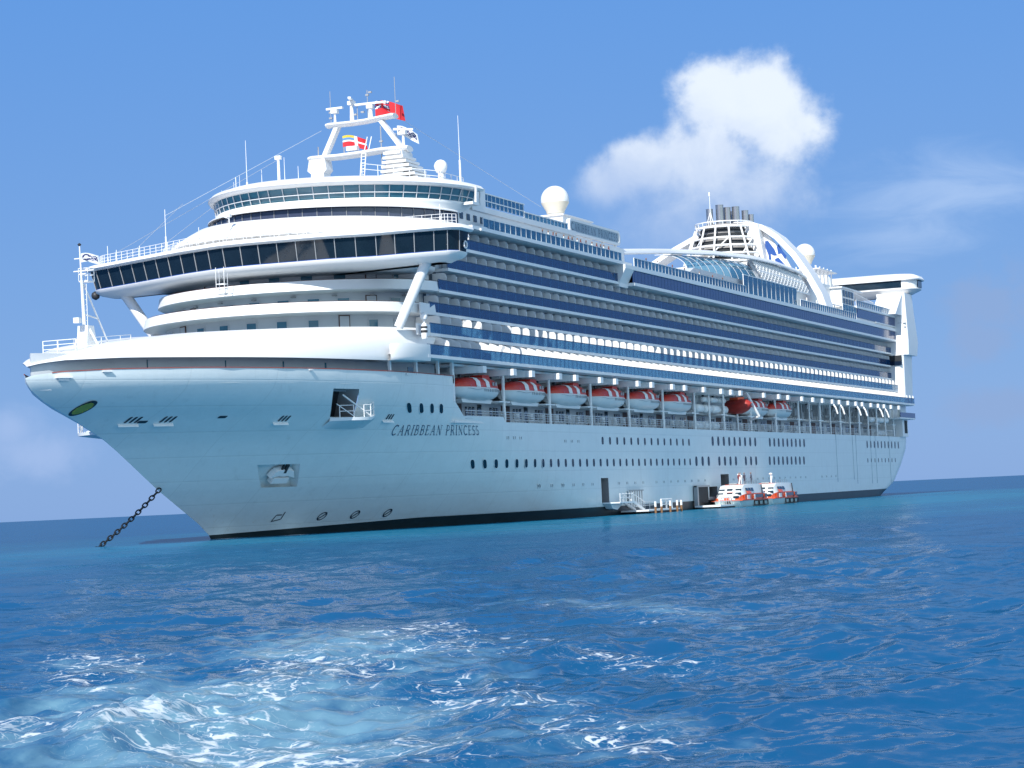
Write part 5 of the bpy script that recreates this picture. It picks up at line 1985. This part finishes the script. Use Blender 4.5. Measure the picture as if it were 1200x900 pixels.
def promenade():
    root = bpy.data.objects.new('promenade', None)
    COL.objects.link(root)
    root.parent = SHIP
    m = MB()
    m.box(55.5, 284, -17.9, -13.0, 11.45, 11.68)
    m.box(55.6, 284, -17.95, -13.0, 17.75, 18.0)
    m.box(69.7, 276, -15.6, -13.0, 14.15, 14.35)
    m.build('deck', 'deck_paint', root, 0)
    m = MB()
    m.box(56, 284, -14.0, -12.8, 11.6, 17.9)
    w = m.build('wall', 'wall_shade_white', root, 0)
    rng = random.Random(3)
    d = MB()
    for i, x in enumerate(np.arange(63.5, 272, 7.3)):
        big = i % 2 == 0
        d = MB()
        d.box(x, x + (2.6 if big else 1.1), -14.08, -13.95, 11.75, 14.0)
        d.build('door', 'brown_door' if big else 'window_glass', w, 0)
    for i, x in enumerate(np.arange(67.2, 270, 7.3)):
        g = MB()
        for k in range(3):
            g.box(x + k * 1.0, x + .6 + k * 1.0, -14.07, -13.95, 12.5, 13.7)
        g.build('window', 'window_glass', w, 0)
    # rail, stanchions, posts
    r = MB()
    x = 70.0
    while x < 277:
        r.tube((x, -17.85, 11.7), (x, -17.85, 12.85), .035, n=4)
        x += 1.5
    for h in (.3, .6, .9, 1.18):
        r.tube((58.5, -17.85, 11.7 + h), (277, -17.85, 11.7 + h), .03 if h < 1 else .05, n=4)
    r.build('railing', 'wall_shade_white', root, 0)
    for i in range(15):
        x = 70.0 + 14.6 * i
        p = MB()
        p.tube((x, -17.75, 11.6), (x, -17.75, 17.8), .2, n=8)
        p.box(x - 1.6, x + 1.6, -17.9, -15.5, 14.0, 14.15)
        p.build('post', 'white_paint', root, 0)
        if 5 <= i <= 6 or i > 8:
            p = MB()
            p.tube((x + 7.3, -17.75, 11.6), (x + 7.3, -17.75, 17.8), .16, n=8)
            p.build('post', 'white_paint', root, 0)
    # ducts and lamps in the deckhead
    u = MB()
    for i in range(60):
        x = 58 + i * 3.7
        u.box(x, x + rng.uniform(.6, 2.2), -16.0, -14.4, 17.1 + rng.uniform(0, .3), 17.74)
    u.build('deckhead_duct', 'grey_metal', root, 0)
    # liferaft canisters
    for (x0, n, z, r_) in ((145.2, 4, 14.9, .62), (144.6, 3, 12.35, .6), (256, 4, 14.9, .55), (262, 2, 12.3, .55), (149, 3, 16.3, .4)):
        for k in range(n):
            c = MB()
            x = x0 + k * 4.1
            R = []
            for (dx, rr) in ((0, .2), (.12, .8), (.3, 1), (2.9, 1), (3.1, .8), (3.2, .2)):
                R.append([(x + dx, -17.1 + r_ * rr * math.cos(2 * PI * j / 12), z + r_ * rr * math.sin(2 * PI * j / 12)) for j in range(12)])
            c.loft(R, True, True, True)
            c.build('raft_canister', 'white_paint', root, 40)
    # deck chairs and boxes behind the rail, seen between the bars
    for i in range(34):
        x = 71.5 + i * 4.25 + rng.uniform(-.6, .6)
        c = MB()
        c.box(x, x + 1.0, -16.9, -16.2, 12.05, 12.15)
        c.box(x + .9, x + 1.0, -16.9, -16.2, 12.15, 12.95)
        for px, py in ((x + .05, -16.85), (x + .95, -16.85), (x + .05, -16.25), (x + .95, -16.25)):
            c.tube((px, py, 11.68), (px, py, 12.06), .04, n=4)
        for k in range(3):
            c.box(x + .05, x + .95, -16.92, -16.88, 12.3 + .22 * k, 12.4 + .22 * k)
        c.build('bench_seat', 'white_paint', root, 0)
    # machinery clutter aft
    mch = MB()
    for i in range(46):
        x = 200 + i * 1.62
        z = rng.uniform(14.4, 16.2)
        mch.box(x, x + rng.uniform(.3, 1.1), -16.4 + rng.uniform(-.5, .5), -15.2, z, z + rng.uniform(.4, 1.4))
        mch.tube((x, -16.6, 14.3), (x + rng.uniform(-1, 1), -16.6, 17.7), .07, n=5)
    mch.build('davit_machinery', 'grey_metal', root, 0)
    # aft balcony of the promenade deck
    a = MB()
    a.box(272.5, 286.5, -19.7, -14, 15.2, 15.5)
    a.box(279.0, 284.0, -18.6, -14, 11.7, 15.2)
    a.box(272.0, 285.0, -17.6, -14, 15.5, 18.0)
    a.build('aft_balcony', 'white_paint', root, 0)
    a = MB(); a.box(272.6, 286.4, -19.72, -19.62, 15.5, 16.5)
    a.build('glass_railing', 'navy_panel', root, 0)
    a = MB(); a.box(280.8, 283.2, -18.66, -18.55, 12.4, 15.0)
    a.build('door', 'dark_opening', root, 0)


promenade()


def davit(x, empty=False):
    d = MB()
    d.prism([(-13.2, 17.72), (-13.2, 16.6), (-15.2, 16.95), (-19.6, 17.0), (-19.6, 17.72)], 'x', x - .42, x + .42)
    d.box(x - .48, x + .48, -20.25, -19.55, 16.95, 17.7)
    d.tube((x, -14.4, 16.8), (x, -14.1, 14.3), .22, n=6)
    d.tube((x, -16.2, 16.0), (x, -16.2, 17.0), .08, n=5)
    o = d.build('davit', 'white_paint', SHIP, 0)
    k = MB()
    if not empty:
        k.tube((x, -17.1, 16.2), (x, -17.1, 17.1), .05, n=4)
        k.obox((x, -17.1, 16.9), (.16, 0, 0), (0, .16, 0), (0, 0, .2))
        k.build('fall_block', 'dark_metal', o, 0)
    else:
        k.path([(x, -20.0, 17.1), (x - .1, -20.6, 16.2), (x - .1, -20.9, 15.1)], .15, 6)
        k.build('fall_arm', 'white_paint', o, 0)


for i in range(6):
    for d in (-4.4, 4.5):
        davit(63.3 + 14.6 * i + d)
for x in (149.5, 154.5, 159.5, 172.5, 181.3, 187.0, 195.8):
    davit(x)
for x in (203.0, 216.5, 221.5, 234.0, 239.0, 252.0, 257.0):
    davit(x, x > 210)
for x in (209.5, 228, 246, 263, 270):
    davit(x)

# hanging maintenance lines with a small patch at each foot on the aft side
m = MB()
for x, z in ((225.5, 3.6), (238, 3.9), (240.6, 3.1), (252.5, 3.0), (256.5, 3.0), (268.5, 2.9)):
    m.box(x, x + .07, -18.06, -18.0, z, 11.7)
    hull_patch(m, rrect(x - .25, x + .3, z - .5, z + .15, .1), .02)
m.build('pilot_line', 'sign_blue', HULL, 0)

# ------------------------------------------------------------------ lifeboats in the davits


def lifeboat_mesh(L, W, name_group):
    root = thing('lifeboat', '', 'lifeboat', group=name_group)
    stations = [-1, -.97, -.9, -.78, -.6, -.35, 0, .35, .6, .78, .9, .97, 1]

    def wid(u):
        return (1 - abs(u) ** 3.0) ** .62 if abs(u) < 1 else 0.0
    hullm = MB()
    R = []
    for u in stations:
        w = max(.02, wid(u)) * W / 2
        keel = .18 + .75 * abs(u) ** 3.2
        x = u * L / 2
        R.append([(x * .97, -w * 1.0, 2.0), (x, -w * 1.04, 1.86), (x * .98, -w * .98, 1.45), (x * .95, -w * .86, .95 + .2 * abs(u) ** 3), (x * .92, -w * .55, .55 + .35 * abs(u) ** 3), (x * .86, -w * .16, keel),
                  (x * .86, w * .16, keel), (x * .92, w * .55, .55 + .35 * abs(u) ** 3), (x * .95, w * .86, .95 + .2 * abs(u) ** 3), (x * .98, w * .98, 1.45), (x, w * 1.04, 1.86), (x * .97, w * 1.0, 2.0)])
    hullm.loft(R, closed=False)
    hullm.prism([(-L * .36, .5), (-L * .33, .02), (L * .30, .02), (L * .34, .5)], 'y', -.55, .55)
    h = hullm.build('boat_hull', 'boat_white', root, 40)
    k = MB()
    for i in range(12):
        x = -L * .05 + i * L * .042
        y = -max(.02, wid(2 * x / L)) * W / 2 * 1.03
        k.box(x, x + .05, y - .04, y + .03, 1.45, 1.84)
    k.path([(u * L / 2, -max(.02, wid(u)) * W / 2 * 1.05, 1.72 - .08 * math.sin(12 * u)) for u in np.linspace(-.7, .9, 30)], .025, 4)
    k.build('grab_line', 'grey_metal', h, 0)
    top = MB()
    R = []
    for u in stations:
        w = max(.02, wid(u)) * W / 2 * .99
        hh = 1.35 * (1 - abs(u) ** 4.0) ** .6 if abs(u) < 1 else 0
        x = u * L / 2 * .97
        R.append([(x, -w, 2.0), (x, -w * .93, 2.0 + hh * .55), (x, -w * .70, 2.0 + hh * .88), (x, -w * .3, 2.0 + hh), (x, w * .3, 2.0 + hh), (x, w * .70, 2.0 + hh * .88), (x, w * .93, 2.0 + hh * .55), (x, w, 2.0)])
    top.loft(R, closed=False)
    can = top.build('canopy', 'boat_red', root, 40)
    for u0 in (-.42, .0):
        s = MB()
        R = []
        for u in (u0, u0 + .085, u0 + .17):
            w = wid(u) * W / 2 * .99
            hh = 1.35 * (1 - abs(u) ** 4.0) ** .6
            x = u * L / 2 * .97
            e = 1.02
            R.append([(x, -w * e, 2.02), (x, -w * .93 * e, 2.0 + hh * .55 * e), (x, -w * .70 * e, 2.0 + hh * .88 * e), (x, -w * .3 * e, 2.0 + hh * e), (x, w * .3 * e, 2.0 + hh * e), (x, w * .70 * e, 2.0 + hh * .88 * e), (x, w * .93 * e, 2.0 + hh * .55 * e), (x, w * e, 2.02)])
        s.loft(R, closed=False)
        s.build('stripe', 'flag_white', can, 40)
    c = MB()
    c.prism([(.08 * L, 3.2), (.10 * L, 3.75), (.24 * L, 3.75), (.27 * L, 3.2)], 'y', -W * .22, W * .22)
    c.build('cupola', 'boat_red', root, 0)
    hw = MB()
    for u in (.3, .42):
        x = u * L / 2
        hw.box(x, x + .35, -W / 2 * 1.0, -W / 2 * .93, 2.3, 2.75)
    for u in (-.6, -.4, -.2, 0.0):
        x = u * L / 2
        hw.box(x, x + .12, -W / 2 * wid(u) * 1.0 - .02, -W / 2 * wid(u) * .93, 2.15, 2.22)
    hw.build('hatch', 'grey_metal', can, 0)
    hk = MB()
    for x in (-L * .40, L * .40):
        hk.tube((x, 0, 2.5), (x, 0, 4.2), .1, n=6)
    hk.build('lifting_hook', 'grey_metal', root, 0)
    return root


lb = lifeboat_mesh(12.8, 3.5, 'lifeboats hanging along the port side')
LBL = ['red and white lifeboat hanging nearest the bow, first in the row', 'second red and white lifeboat from the bow, under the davits', 'third red and white lifeboat from the bow',
       'fourth red and white lifeboat from the bow, midway along the row', 'fifth red and white lifeboat from the bow', 'sixth lifeboat from the bow, just before the gap with white canisters',
       'red and white lifeboat just aft of the swung-out red rescue boat', 'aftmost red and white lifeboat of the whole row']
XB = [63.3 + 14.6 * i for i in range(6)] + [176.9, 191.5]
boats = []
for i, x in enumerate(XB):
    o = lb if i == 0 else copy_tree(lb)
    o.location = (x, -16.75, 13.8)
    o.scale = (1, 1, .87)
    o['label'] = LBL[i]
    boats.append(o)

# orange-red rescue boat swung out end-on on its white davit
rb = thing('rescue_boat', 'rust red rescue boat slung end-on between the lifeboats, tilted on a white davit arm', 'rescue boat', (164.2, -18.0, 14.2), math.radians(62))
m = MB()
R = []
for u in np.linspace(-1, 1, 13):
    w = max(.03, (1 - abs(u) ** 2.6) ** .6 if abs(u) < 1 else .03) * 1.35
    R.append([(u * 2.9, w * math.cos(a), 1.25 + 1.15 * max(.05, (1 - abs(u) ** 3) ** .6 if abs(u) < 1 else .05) * math.sin(a) + .25 * u * u) for a in [2 * PI * j / 14 for j in range(14)]])
m.loft(R, True, True, True)
m.build('boat_hull', 'rescue_red', rb, 50)
m = MB()
m.path([(u * 2.85, -1.36 * max(.03, (1 - abs(u) ** 2.6) ** .6 if abs(u) < 1 else .03), 1.5 + .25 * u * u) for u in np.linspace(-.95, .95, 16)], .07, 5)
m.box(-.9, .9, -.7, .7, 2.3, 2.7)
m.build('rubbing_strake', 'boat_orange', rb, 0)
m = MB()
m.tube((166.6, -18.9, 17.6), (168.6, -20.2, 13.9), .24, .2, n=8)
m.tube((168.6, -20.2, 13.9), (169.4, -18.4, 13.4), .2, n=8)
m.tube((166.6, -18.9, 17.6), (166.6, -15, 17.4), .24, n=8)
m.build('rescue_davit', 'white_paint', SHIP, 30)

# ------------------------------------------------------------------ boarding platforms at the waterline


def gangway():
    root = thing('boarding_platform', 'white folding stair and landing stage with brown fender posts at the waterline', 'boarding platform', (111, -19.5, 0))
    def w(x, y, z):
        return (x - 111, y + 19.5, z)
    m = MB()
    m.prism([(101.2 - 111, 1.55), (101.2 - 111, 1.72), (106.5 - 111, 1.72), (106.5 - 111, 1.5)], 'y', -.9 + 0, 1.45)
    m.prism([(101.4 - 111, 1.55), (106.2 - 111, 1.55), (104 - 111, .7), (102.2 - 111, .9)], 'y', .5, 1.45)
    m.build('upper_landing', 'sponson', root, 0)
    m = MB()
    for y in (-.75, .55):
        m.obox(w(108.6, -19.5 + y, 1.15), (2.6, 0, -.72), (0, .07, 0), (.03, 0, .2))
    for k in range(9):
        m.box(106.3 - 111 + k * .55, 106.75 - 111 + k * .55, -.75, .55, 1.66 - k * .155, 1.70 - k * .155)
    m.build('stair', 'white_paint', root, 0)
    m = MB()
    m.box(107.5 - 111, 121.2 - 111, -2.6, 1.3, .30, .50)
    m.box(109 - 111, 120 - 111, -2.4, 1.2, -.3, .30, 1)
    m.build('landing_stage', ['white_paint', 'dark_metal'], root, 0)
    m = MB()
    for x0, x1, y, z0, z1 in ((101.4, 106.3, -.85, 1.72, 2.85), (112.5, 120.8, 1.1, .5, 1.6)):
        for x in np.arange(x0, x1 + .1, (x1 - x0) / 4):
            m.tube((x - 111, y, z0), (x - 111, y, z1), .05, n=5)
        for h in (.55, 1.0):
            m.tube((x0 - 111, y, z0 + h), (x1 - 111, y, z0 + h), .05, n=5)
    for y in (-.85, .6):
        m.tube((106.3 - 111, y, 2.75), (111.2 - 111, y, 1.5), .06, n=5)
    m.path([(113.5 - 111, -2.3, .5), (113.5 - 111, -2.3, 1.75), (118.0 - 111, -2.3, 1.75), (118.0 - 111, -2.3, .5)], .11, 6)
    m.path([(115.7 - 111, -2.3, .5), (115.7 - 111, -2.3, 1.75)], .11, 6)
    m.tube((113.5 - 111, -2.3, 1.1), (118 - 111, -2.3, 1.1), .09, n=6)
    m.build('railing', 'white_paint', root, 0)
    for k, x in enumerate((109.8, 112.3, 116.0, 119.0, 120.8)):
        p = MB()
        p.tube((x - 111, -2.75, -.5), (x - 111, -2.75, .85), .15, n=8, k=0)
        p.tube((x - 111, -2.75, .85), (x - 111, -2.75, 1.55), .15, n=8, k=1)
        p.build('fender_post', ['fender_rust', 'white_paint'], root, 0)
    m = MB()
    m.obox(w(113.5, -18.3, 2.0), (2.8, 0, 0), (0, .06, 0), (0, 0, 1.1), 0)
    for k in range(6):
        m.box(110.9 - 111 + k * .95, 111.05 - 111 + k * .95, 1.05, 1.12, .95, 3.1, 1)
    m.box(110.7 - 111, 116.3 - 111, 1.02, 1.13, 3.05, 3.2, 1)
    m.build('shell_door', ['sponson', 'grey_metal'], root, 0)


gangway()
root2 = thing('tender_pontoon', 'dark boarding pontoon with grey shell door beside the first tender', 'boarding platform', (145, -19.5, 0))
m = MB()
m.box(-5.5, 4.5, -2.6, 1.3, .25, .5)
m.box(-5.2, 4.2, -2.5, 1.2, -.3, .25, 1)
m.build('landing_stage', ['white_paint', 'dark_metal'], root2, 0)
m = MB()
m.box(-5.5, -4.9, .8, 1.35, .5, 3.4)
m.box(-5.5, 1.0, .9, 1.3, 3.2, 3.45)
m.box(-4.9, 1.0, 1.2, 1.35, .9, 3.2, 1)
m.build('shell_door', ['grey_metal', 'dark_opening'], root2, 0)
m = MB()
for x in np.arange(-5.2, 1, 1.2):
    m.tube((x, -2.3, .5), (x, -2.3, 1.5), .05, n=5)
m.tube((-5.2, -2.3, 1.5), (1, -2.3, 1.5), .05, n=5)
m.tube((-5.2, -2.3, 1.0), (1, -2.3, 1.0), .05, n=5)
m.build('railing', 'white_paint', root2, 0)

# ------------------------------------------------------------------ tenders alongside


def tender_mesh():
    root = thing('tender', '', 'tender', group='tenders lying alongside the ship')
    L, W = 13.6, 4.6
    h = MB()
    for sd in (-1, 1):   # catamaran hulls
        R = []
        for x, w, zk, zt in ((-6.8, .75, -.1, 1.25), (-6.2, .95, -.45, 1.22), (-4.5, 1.1, -.55, 1.15), (0, 1.15, -.6, 1.1), (5.5, 1.15, -.6, 1.1), (6.8, 1.1, -.5, 1.1)):
            yc = sd * 1.2
            k_ = 1.0 if x < -4.0 else 0.0
            R.append([(x, yc - w, zt), (x + .55 * k_, yc - w * .92, .4), (x + .9 * k_, yc - w * .5, zk), (x + .9 * k_, yc + w * .5, zk), (x + .55 * k_, yc + w * .92, .4), (x, yc + w, zt)])
        h.loft(R, True, True, True)
    h.box(-6.6, 6.8, -2.34, 2.34, 1.08, 1.16)
    hh = h.build('boat_hull', 'tender_hull', root, 40)
    f = MB()
    for x0, x1 in ((-.6, 1.7), (2.0, 4.2), (4.5, 6.6)):
        f.path([(x0, -2.42, .2), (x0, -2.42, 1.02), (x1, -2.42, 1.02), (x1, -2.42, .2), (x0, -2.42, .2)], .10, 5)
    f.build('fender', 'black_rubber', hh, 0)
    s = MB()
    s.box(-6.75, 6.85, -2.42, 2.42, 1.12, 1.28)
    s.build('rubbing_strake', 'boat_orange', root, 0)
    # cabin: red-orange band below, white above
    def sect(x, wl, wu, z1, z2):
        return [(x, -wl, 1.25), (x, -(wl + wu) / 2 * 1.03, z1), (x, -wu, z2), (x, wu, z2), (x, (wl + wu) / 2 * 1.03, z1), (x, wl, 1.25)]
    X = [(-6.5, 1.9, 1.3, 1.7, 1.95), (-5.6, 2.15, 1.6, 2.1, 2.7), (-4.3, 2.25, 1.75, 2.25, 3.55), (-3.6, 2.28, 1.8, 2.3, 3.95), (0, 2.3, 1.85, 2.35, 4.05), (4.2, 2.3, 1.85, 2.35, 4.0), (5.6, 2.28, 1.75, 2.3, 3.7), (6.6, 2.2, 1.7, 2.2, 2.9)]
    lo, up = MB(), MB()
    lo.loft([[p[0], p[1], p[4], p[5]] for p in (sect(*q) for q in X)], closed=False)
    lo.add([sect(*X[0])[i] for i in (0, 1, 4, 5)], [(0, 1, 2, 3)])
    lo.add([sect(*X[-1])[i] for i in (0, 1, 4, 5)], [(0, 1, 2, 3)])
    up.loft([[p[1], p[2], p[3], p[4]] for p in (sect(*q) for q in X)], closed=False)
    up.add([sect(*X[0])[i] for i in (1, 2, 3, 4)], [(0, 1, 2, 3)])
    up.add([sect(*X[-1])[i] for i in (1, 2, 3, 4)], [(0, 1, 2, 3)])
    lo.build('lower_cabin', 'boat_orange', root, 30)
    cab = up.build('upper_cabin', 'boat_white', root, 30)
    # orange blazes: big panels aft, stepped patches at the bow
    o = MB()
    o.obox((2.1, -2.36, 1.80), (2.3, 0, 0), (0, .03, 0), (0, .01, .46))
    o.obox((5.7, -2.33, 1.78), (.75, 0, 0), (0, .03, 0), (0, .01, .44))
    o.prism([(-1.2, 1.32), (-.2, 1.32), (-.2, 2.26)], 'y', -2.39, -2.33)
    for x, y, z, a, h_ in ((-6.56, 0, 1.48, 1.88, .20), (-6.22, -1.0, 2.02, .55, .18), (-6.22, .7, 2.02, .55, .18), (-5.75, -.2, 2.5, .55, .16)):
        o.obox((x, y, z), (.06, 0, .02), (0, a, 0), (.10, 0, h_))
    o.obox((-4.4, -2.27, 1.75), (.8, 0, 0), (0, .03, 0), (0, .01, .42))
    o.obox((-2.9, -2.3, 2.55), (.9, 0, 0), (0, .05, 0), (0, .12, .25))
    o.obox((-1.0, 0, 3.98), (2.4, 0, 0), (0, 1.2, 0), (0, 0, .06))
    o.build('orange_panel', 'boat_orange', root, 0)
    o = MB()
    for x, y in ((-6.62, -.8), (-6.62, .9)):
        o.obox((x, y, 1.52), (.05, 0, .02), (0, .42, 0), (.05, 0, .14))
    o.obox((-3.2, -2.31, 1.72), (.7, 0, 0), (0, .03, 0), (0, .01, .36))
    o.obox((-.2, -2.37, 1.72), (.35, 0, 0), (0, .03, 0), (0, .01, .40))
    o.build('white_panel', 'flag_white', root, 0)
    w_ = MB()
    for x in (-3.2, -1.8, -.4):
        w_.obox((x, -2.08, 3.05), (.5, 0, 0), (0, .035, 0), (0, .10, .30))
    for x, hw in ((1.2, 1.1), (3.2, .9), (5.7, .55)):
        w_.obox((x, -2.41, 1.86), (hw, 0, 0), (0, .03, 0), (0, .01, .28))
    for x, y, z in ((-5.0, -1.3, 3.0), (-5.0, 0, 3.05), (-5.0, 1.2, 3.0), (-5.85, -1.5, 2.35), (-5.85, -.2, 2.35), (-6.5, -1.35, 1.75), (-5.85, 1.2, 2.35)):
        w_.obox((x - .04, y, z), (.10, 0, .18), (0, .42, 0), (-.10, 0, .06))
    w_.build('window', 'window_glass', cab, 0)
    d = MB()
    d.obox((4.35, -2.2, 2.9), (.12, 0, 0), (0, .06, 0), (0, .1, 1.0))
    d.obox((4.0, -2.40, 1.7), (.1, 0, 0), (0, .05, 0), (0, 0, .5))
    d.build('door_frame', 'dark_metal', cab, 0)
    t = MB()
    t.tube((0, 0, 4.0), (0, 0, 5.6), .09, n=6)
    t.revolve([(.1, 0), (.28, .1), (.3, .3), (.1, .4)], (0, 0, 5.6), 10)
    t.tube((-3.0, -.8, 3.9), (-2.1, -.8, 5.4), .08, n=5)
    t.build('mast', 'white_paint', root, 0)
    r = MB()
    for x in np.arange(-2.6, 4.2, 1.3):
        r.tube((x, -1.5, 4.0), (x, -1.5, 4.55), .035, n=4)
    r.tube((-2.6, -1.5, 4.55), (4.0, -1.5, 4.55), .035, n=4)
    r.box(-3.4, -2.2, -.6, .6, 3.95, 4.25)
    r.build('roof_rail', 'grey_metal', root, 0)
    return root


tn = tender_mesh()
tn.location = (152.8, -21.1, 0)
tn.scale = (1, 1, .83)
tn['label'] = 'orange and white tender next to the boarding pontoon, people on its roof'
t2 = copy_tree(tn)
t2.location = (171.0, -20.9, 0)
t2['label'] = 'orange and white tender moored astern of the other one, roof empty'


# people standing on the first tender's roof
def person_mesh(shirt, name='person'):
    v = [(0, 0, .92), (0, 0, 1.15), (0, 0, 1.38), (0, 0, 1.50), (.02, 0, 1.60), (.02, 0, 1.74),
         (0, -.19, 1.36), (.04, -.25, 1.10), (.14, -.22, .90), (0, .19, 1.36), (.04, .25, 1.10), (.12, .22, .88),
         (0, -.10, .86), (.01, -.11, .46), (-.02, -.11, .06), (.12, -.12, .03), (0, .10, .86), (.01, .11, .46), (-.02, .11, .06), (.12, .12, .03)]
    e = [(0, 1), (1, 2), (2, 3), (3, 4), (4, 5), (2, 6), (6, 7), (7, 8), (2, 9), (9, 10), (10, 11), (0, 12), (12, 13), (13, 14), (14, 15), (0, 16), (16, 17), (17, 18), (18, 19)]
    rad = [.15, .14, .15, .06, .095, .09, .06, .045, .04, .06, .045, .04, .085, .06, .04, .035, .085, .06, .04, .035]
    me = bpy.data.meshes.new(name)
    me.from_pydata(v, e, [])
    o = bpy.data.objects.new(name, me)
    COL.objects.link(o)
    md = o.modifiers.new('skin', 'SKIN')
    for i, r in enumerate(rad):
        me.skin_vertices[0].data[i].radius = (r, r)
    me.skin_vertices[0].data[0].use_root = True
    o.modifiers.new('sub', 'SUBSURF').levels = 1
    o.modifiers['sub'].render_levels = 1
    me.materials.append(MATS[shirt])
    return o


for (x, y, sh, rz, lab) in ((151.2, -21.6, 'shirt_red', .4, 'person in red clothes standing on the tender roof near the bow end'),
                            (154.6, -21.4, 'shirt_dark', 2.6, 'person in dark clothes standing on the tender roof by the mast'),
                            (157.2, -21.7, 'shirt_dark', 1.6, 'person in dark clothes standing at the after end of the tender roof'),
                            (155.9, -20.4, 'shirt_white', 3.3, 'person in white clothes standing on the tender roof between two in dark')):
    try:
        pm = person_mesh(sh)
        pm.location = (x, y, 3.30)
        pm.rotation_euler = (0, 0, rz)
        tag(pm, lab, 'person', 'people on the tender roof')
        hd = MB()
        hd.revolve([(.02, -.12), (.07, -.10), (.098, -.02), (.10, .06), (.07, .12), (.02, .14)], (.02, 0, 1.66), 12)
        hd.build('head', 'skin', pm, 60)
    except Exception as ex:
        print('person', ex)

# passengers along the upper rails
prng = random.Random(5)
protos = {}
for k in range(22):
    sh = ('shirt_dark', 'shirt_white', 'shirt_red')[k % 3]
    if k < 15:
        x, y, z, lab, g = 86 + k * 1.75 + prng.uniform(-.5, .5), -17.3, 34.11, 'passenger standing behind the blue glass rail under the name board', 'passengers at the upper rail'
    else:
        x, y, z, lab, g = 124 + (k - 15) * 6.3 + prng.uniform(-1, 1), -17.5, 33.72, 'passenger standing at the pool deck rail beside the glass canopy', 'passengers at the pool rail'
    if sh in protos:
        o = protos[sh].copy()
        COL.objects.link(o)
        h = kids(protos[sh])[0].copy()
        COL.objects.link(h)
        h.parent = o
    else:
        o = protos[sh] = person_mesh(sh)
        hd = MB()
        hd.revolve([(.02, -.12), (.07, -.10), (.098, -.02), (.10, .06), (.07, .12), (.02, .14)], (.02, 0, 1.66), 12)
        hd.build('head', 'skin', o, 60)
    o.location = (x, y, z)
    o.rotation_euler = (0, 0, -PI / 2 + prng.uniform(-.6, .6))
    tag(o, lab, 'person', g)

# ------------------------------------------------------------------ anchor chain
m = MB()
p0, p1 = Vector((21.6, -0.3, 5.2)), Vector((11.0, 1.2, -.7))
n = 21
for i in range(n):
    t = i / (n - 1)
    c = p0.lerp(p1, t) + Vector((0, 0, -.35 * 4 * t * (1 - t)))
    d = (p1 - p0).normalized()
    s = d.orthogonal().normalized()
    if i % 2:
        s = d.cross(s).normalized()
    else:
        s = s
    pts = [c + d * (.40 * math.cos(a)) + s * (.20 * math.sin(a)) for a in [2 * PI * j / 12 for j in range(13)]]
    m.path(pts, .075, 5)
o = m.build('anchor_chain', 'chain_black', None, 40)
tag(o, 'black anchor chain running from the bow down into the water', 'anchor chain')

# ------------------------------------------------------------------ flags


def flag(name, label, pos, dirv, L, H, paint, mats, nu=24, nv=14, wave=.16, droop=.1, group='flags flying on the ship'):
    mb = MB()
    d = Vector(dirv).normalized()
    s = d.cross(Vector((0, 0, 1))).normalized()
    V, Fc, K = [], [], []
    for layer in (0, 1):
        for j in range(nv + 1):
            for i in range(nu + 1):
                u, v = i / nu, j / nv
                off = wave * u ** .7 * math.sin(u * 9 + v * 1.2) * L * .35
                p = Vector((0, 0, 0)) + d * (u * L * (1 - .06 * v)) + s * (off + layer * .02) + Vector((0, 0, v * H - droop * u * u * L + .05 * L * math.sin(u * 5)))
                V.append(p)
    N = (nu + 1) * (nv + 1)
    for layer in (0, 1):
        for j in range(nv):
            for i in range(nu):
                a = layer * N + j * (nu + 1) + i
                mb_f = (a, a + 1, a + nu + 2, a + nu + 1)
                Fc.append(mb_f)
                K.append(paint((i + .5) / nu, (j + .5) / nv))
    mb.v, mb.f, mb.k = [tuple(p) for p in V], Fc, K
    o = mb.build(name, mats, None, 60)
    o.location = pos
    tag(o, label, 'flag', group)
    return o


def red_ensign(u, v):
    if u < .5 and v > .5:
        cu, cv = (u / .5 - .5), ((v - .5) / .5 - .5)
        if abs(cu) < .09 or abs(cv) < .12:
            return 0 if (abs(cu) < .055 or abs(cv) < .07) else 1
        if abs(abs(cu) - abs(cv)) < .12:
            return 1
        return 2
    return 0


def courtesy(u, v):
    if abs(u - .55) < .06 or abs(v - .5) < .10:
        return 1
    if u < .49 and v > .6:
        return 3 if v < .78 else 4
    return 0


def house(u, v):
    # profile of the company's mark: a round head with waves of hair streaming aft
    r = math.hypot((u - .28) * 1.5, v - .52)
    if .20 < r < .36 and not (u > .3 and .40 < v < .62):
        return 2
    if .42 < u < .92 and any(abs(v - (c + .05 * math.sin(u * 18))) < .065 for c in (.36, .54, .72)) and u < .92:
        return 2
    return 1


FM = ['flag_red', 'flag_white', 'flag_blue', 'flag_light_blue', 'flag_yellow']
flag('ensign_flag', 'red ensign with blue canton flying from the top of the mast', (71.1, -2.3, 49.4), (.55, -.83, 0), 3.6, 1.9, red_ensign, FM)
flag('courtesy_flag', 'red flag with white cross flying inside the mast frame', (71.0, 2.2, 46.2), (.5, -.86, 0), 3.0, 1.35, courtesy, FM)
flag('house_flag', 'white flag with dark blue swirl beside the mast, under the ensign', (71.3, -5.0, 46.9), (.6, -.8, -.25), 2.7, 1.2, house, FM)
flag('jack_flag', 'white flag with dark blue swirl flying from the foremast at the bow', (9.6, -.1, 27.0), (.75, -.66, 0), 1.8, .85, house, FM, wave=.1, droop=.05)
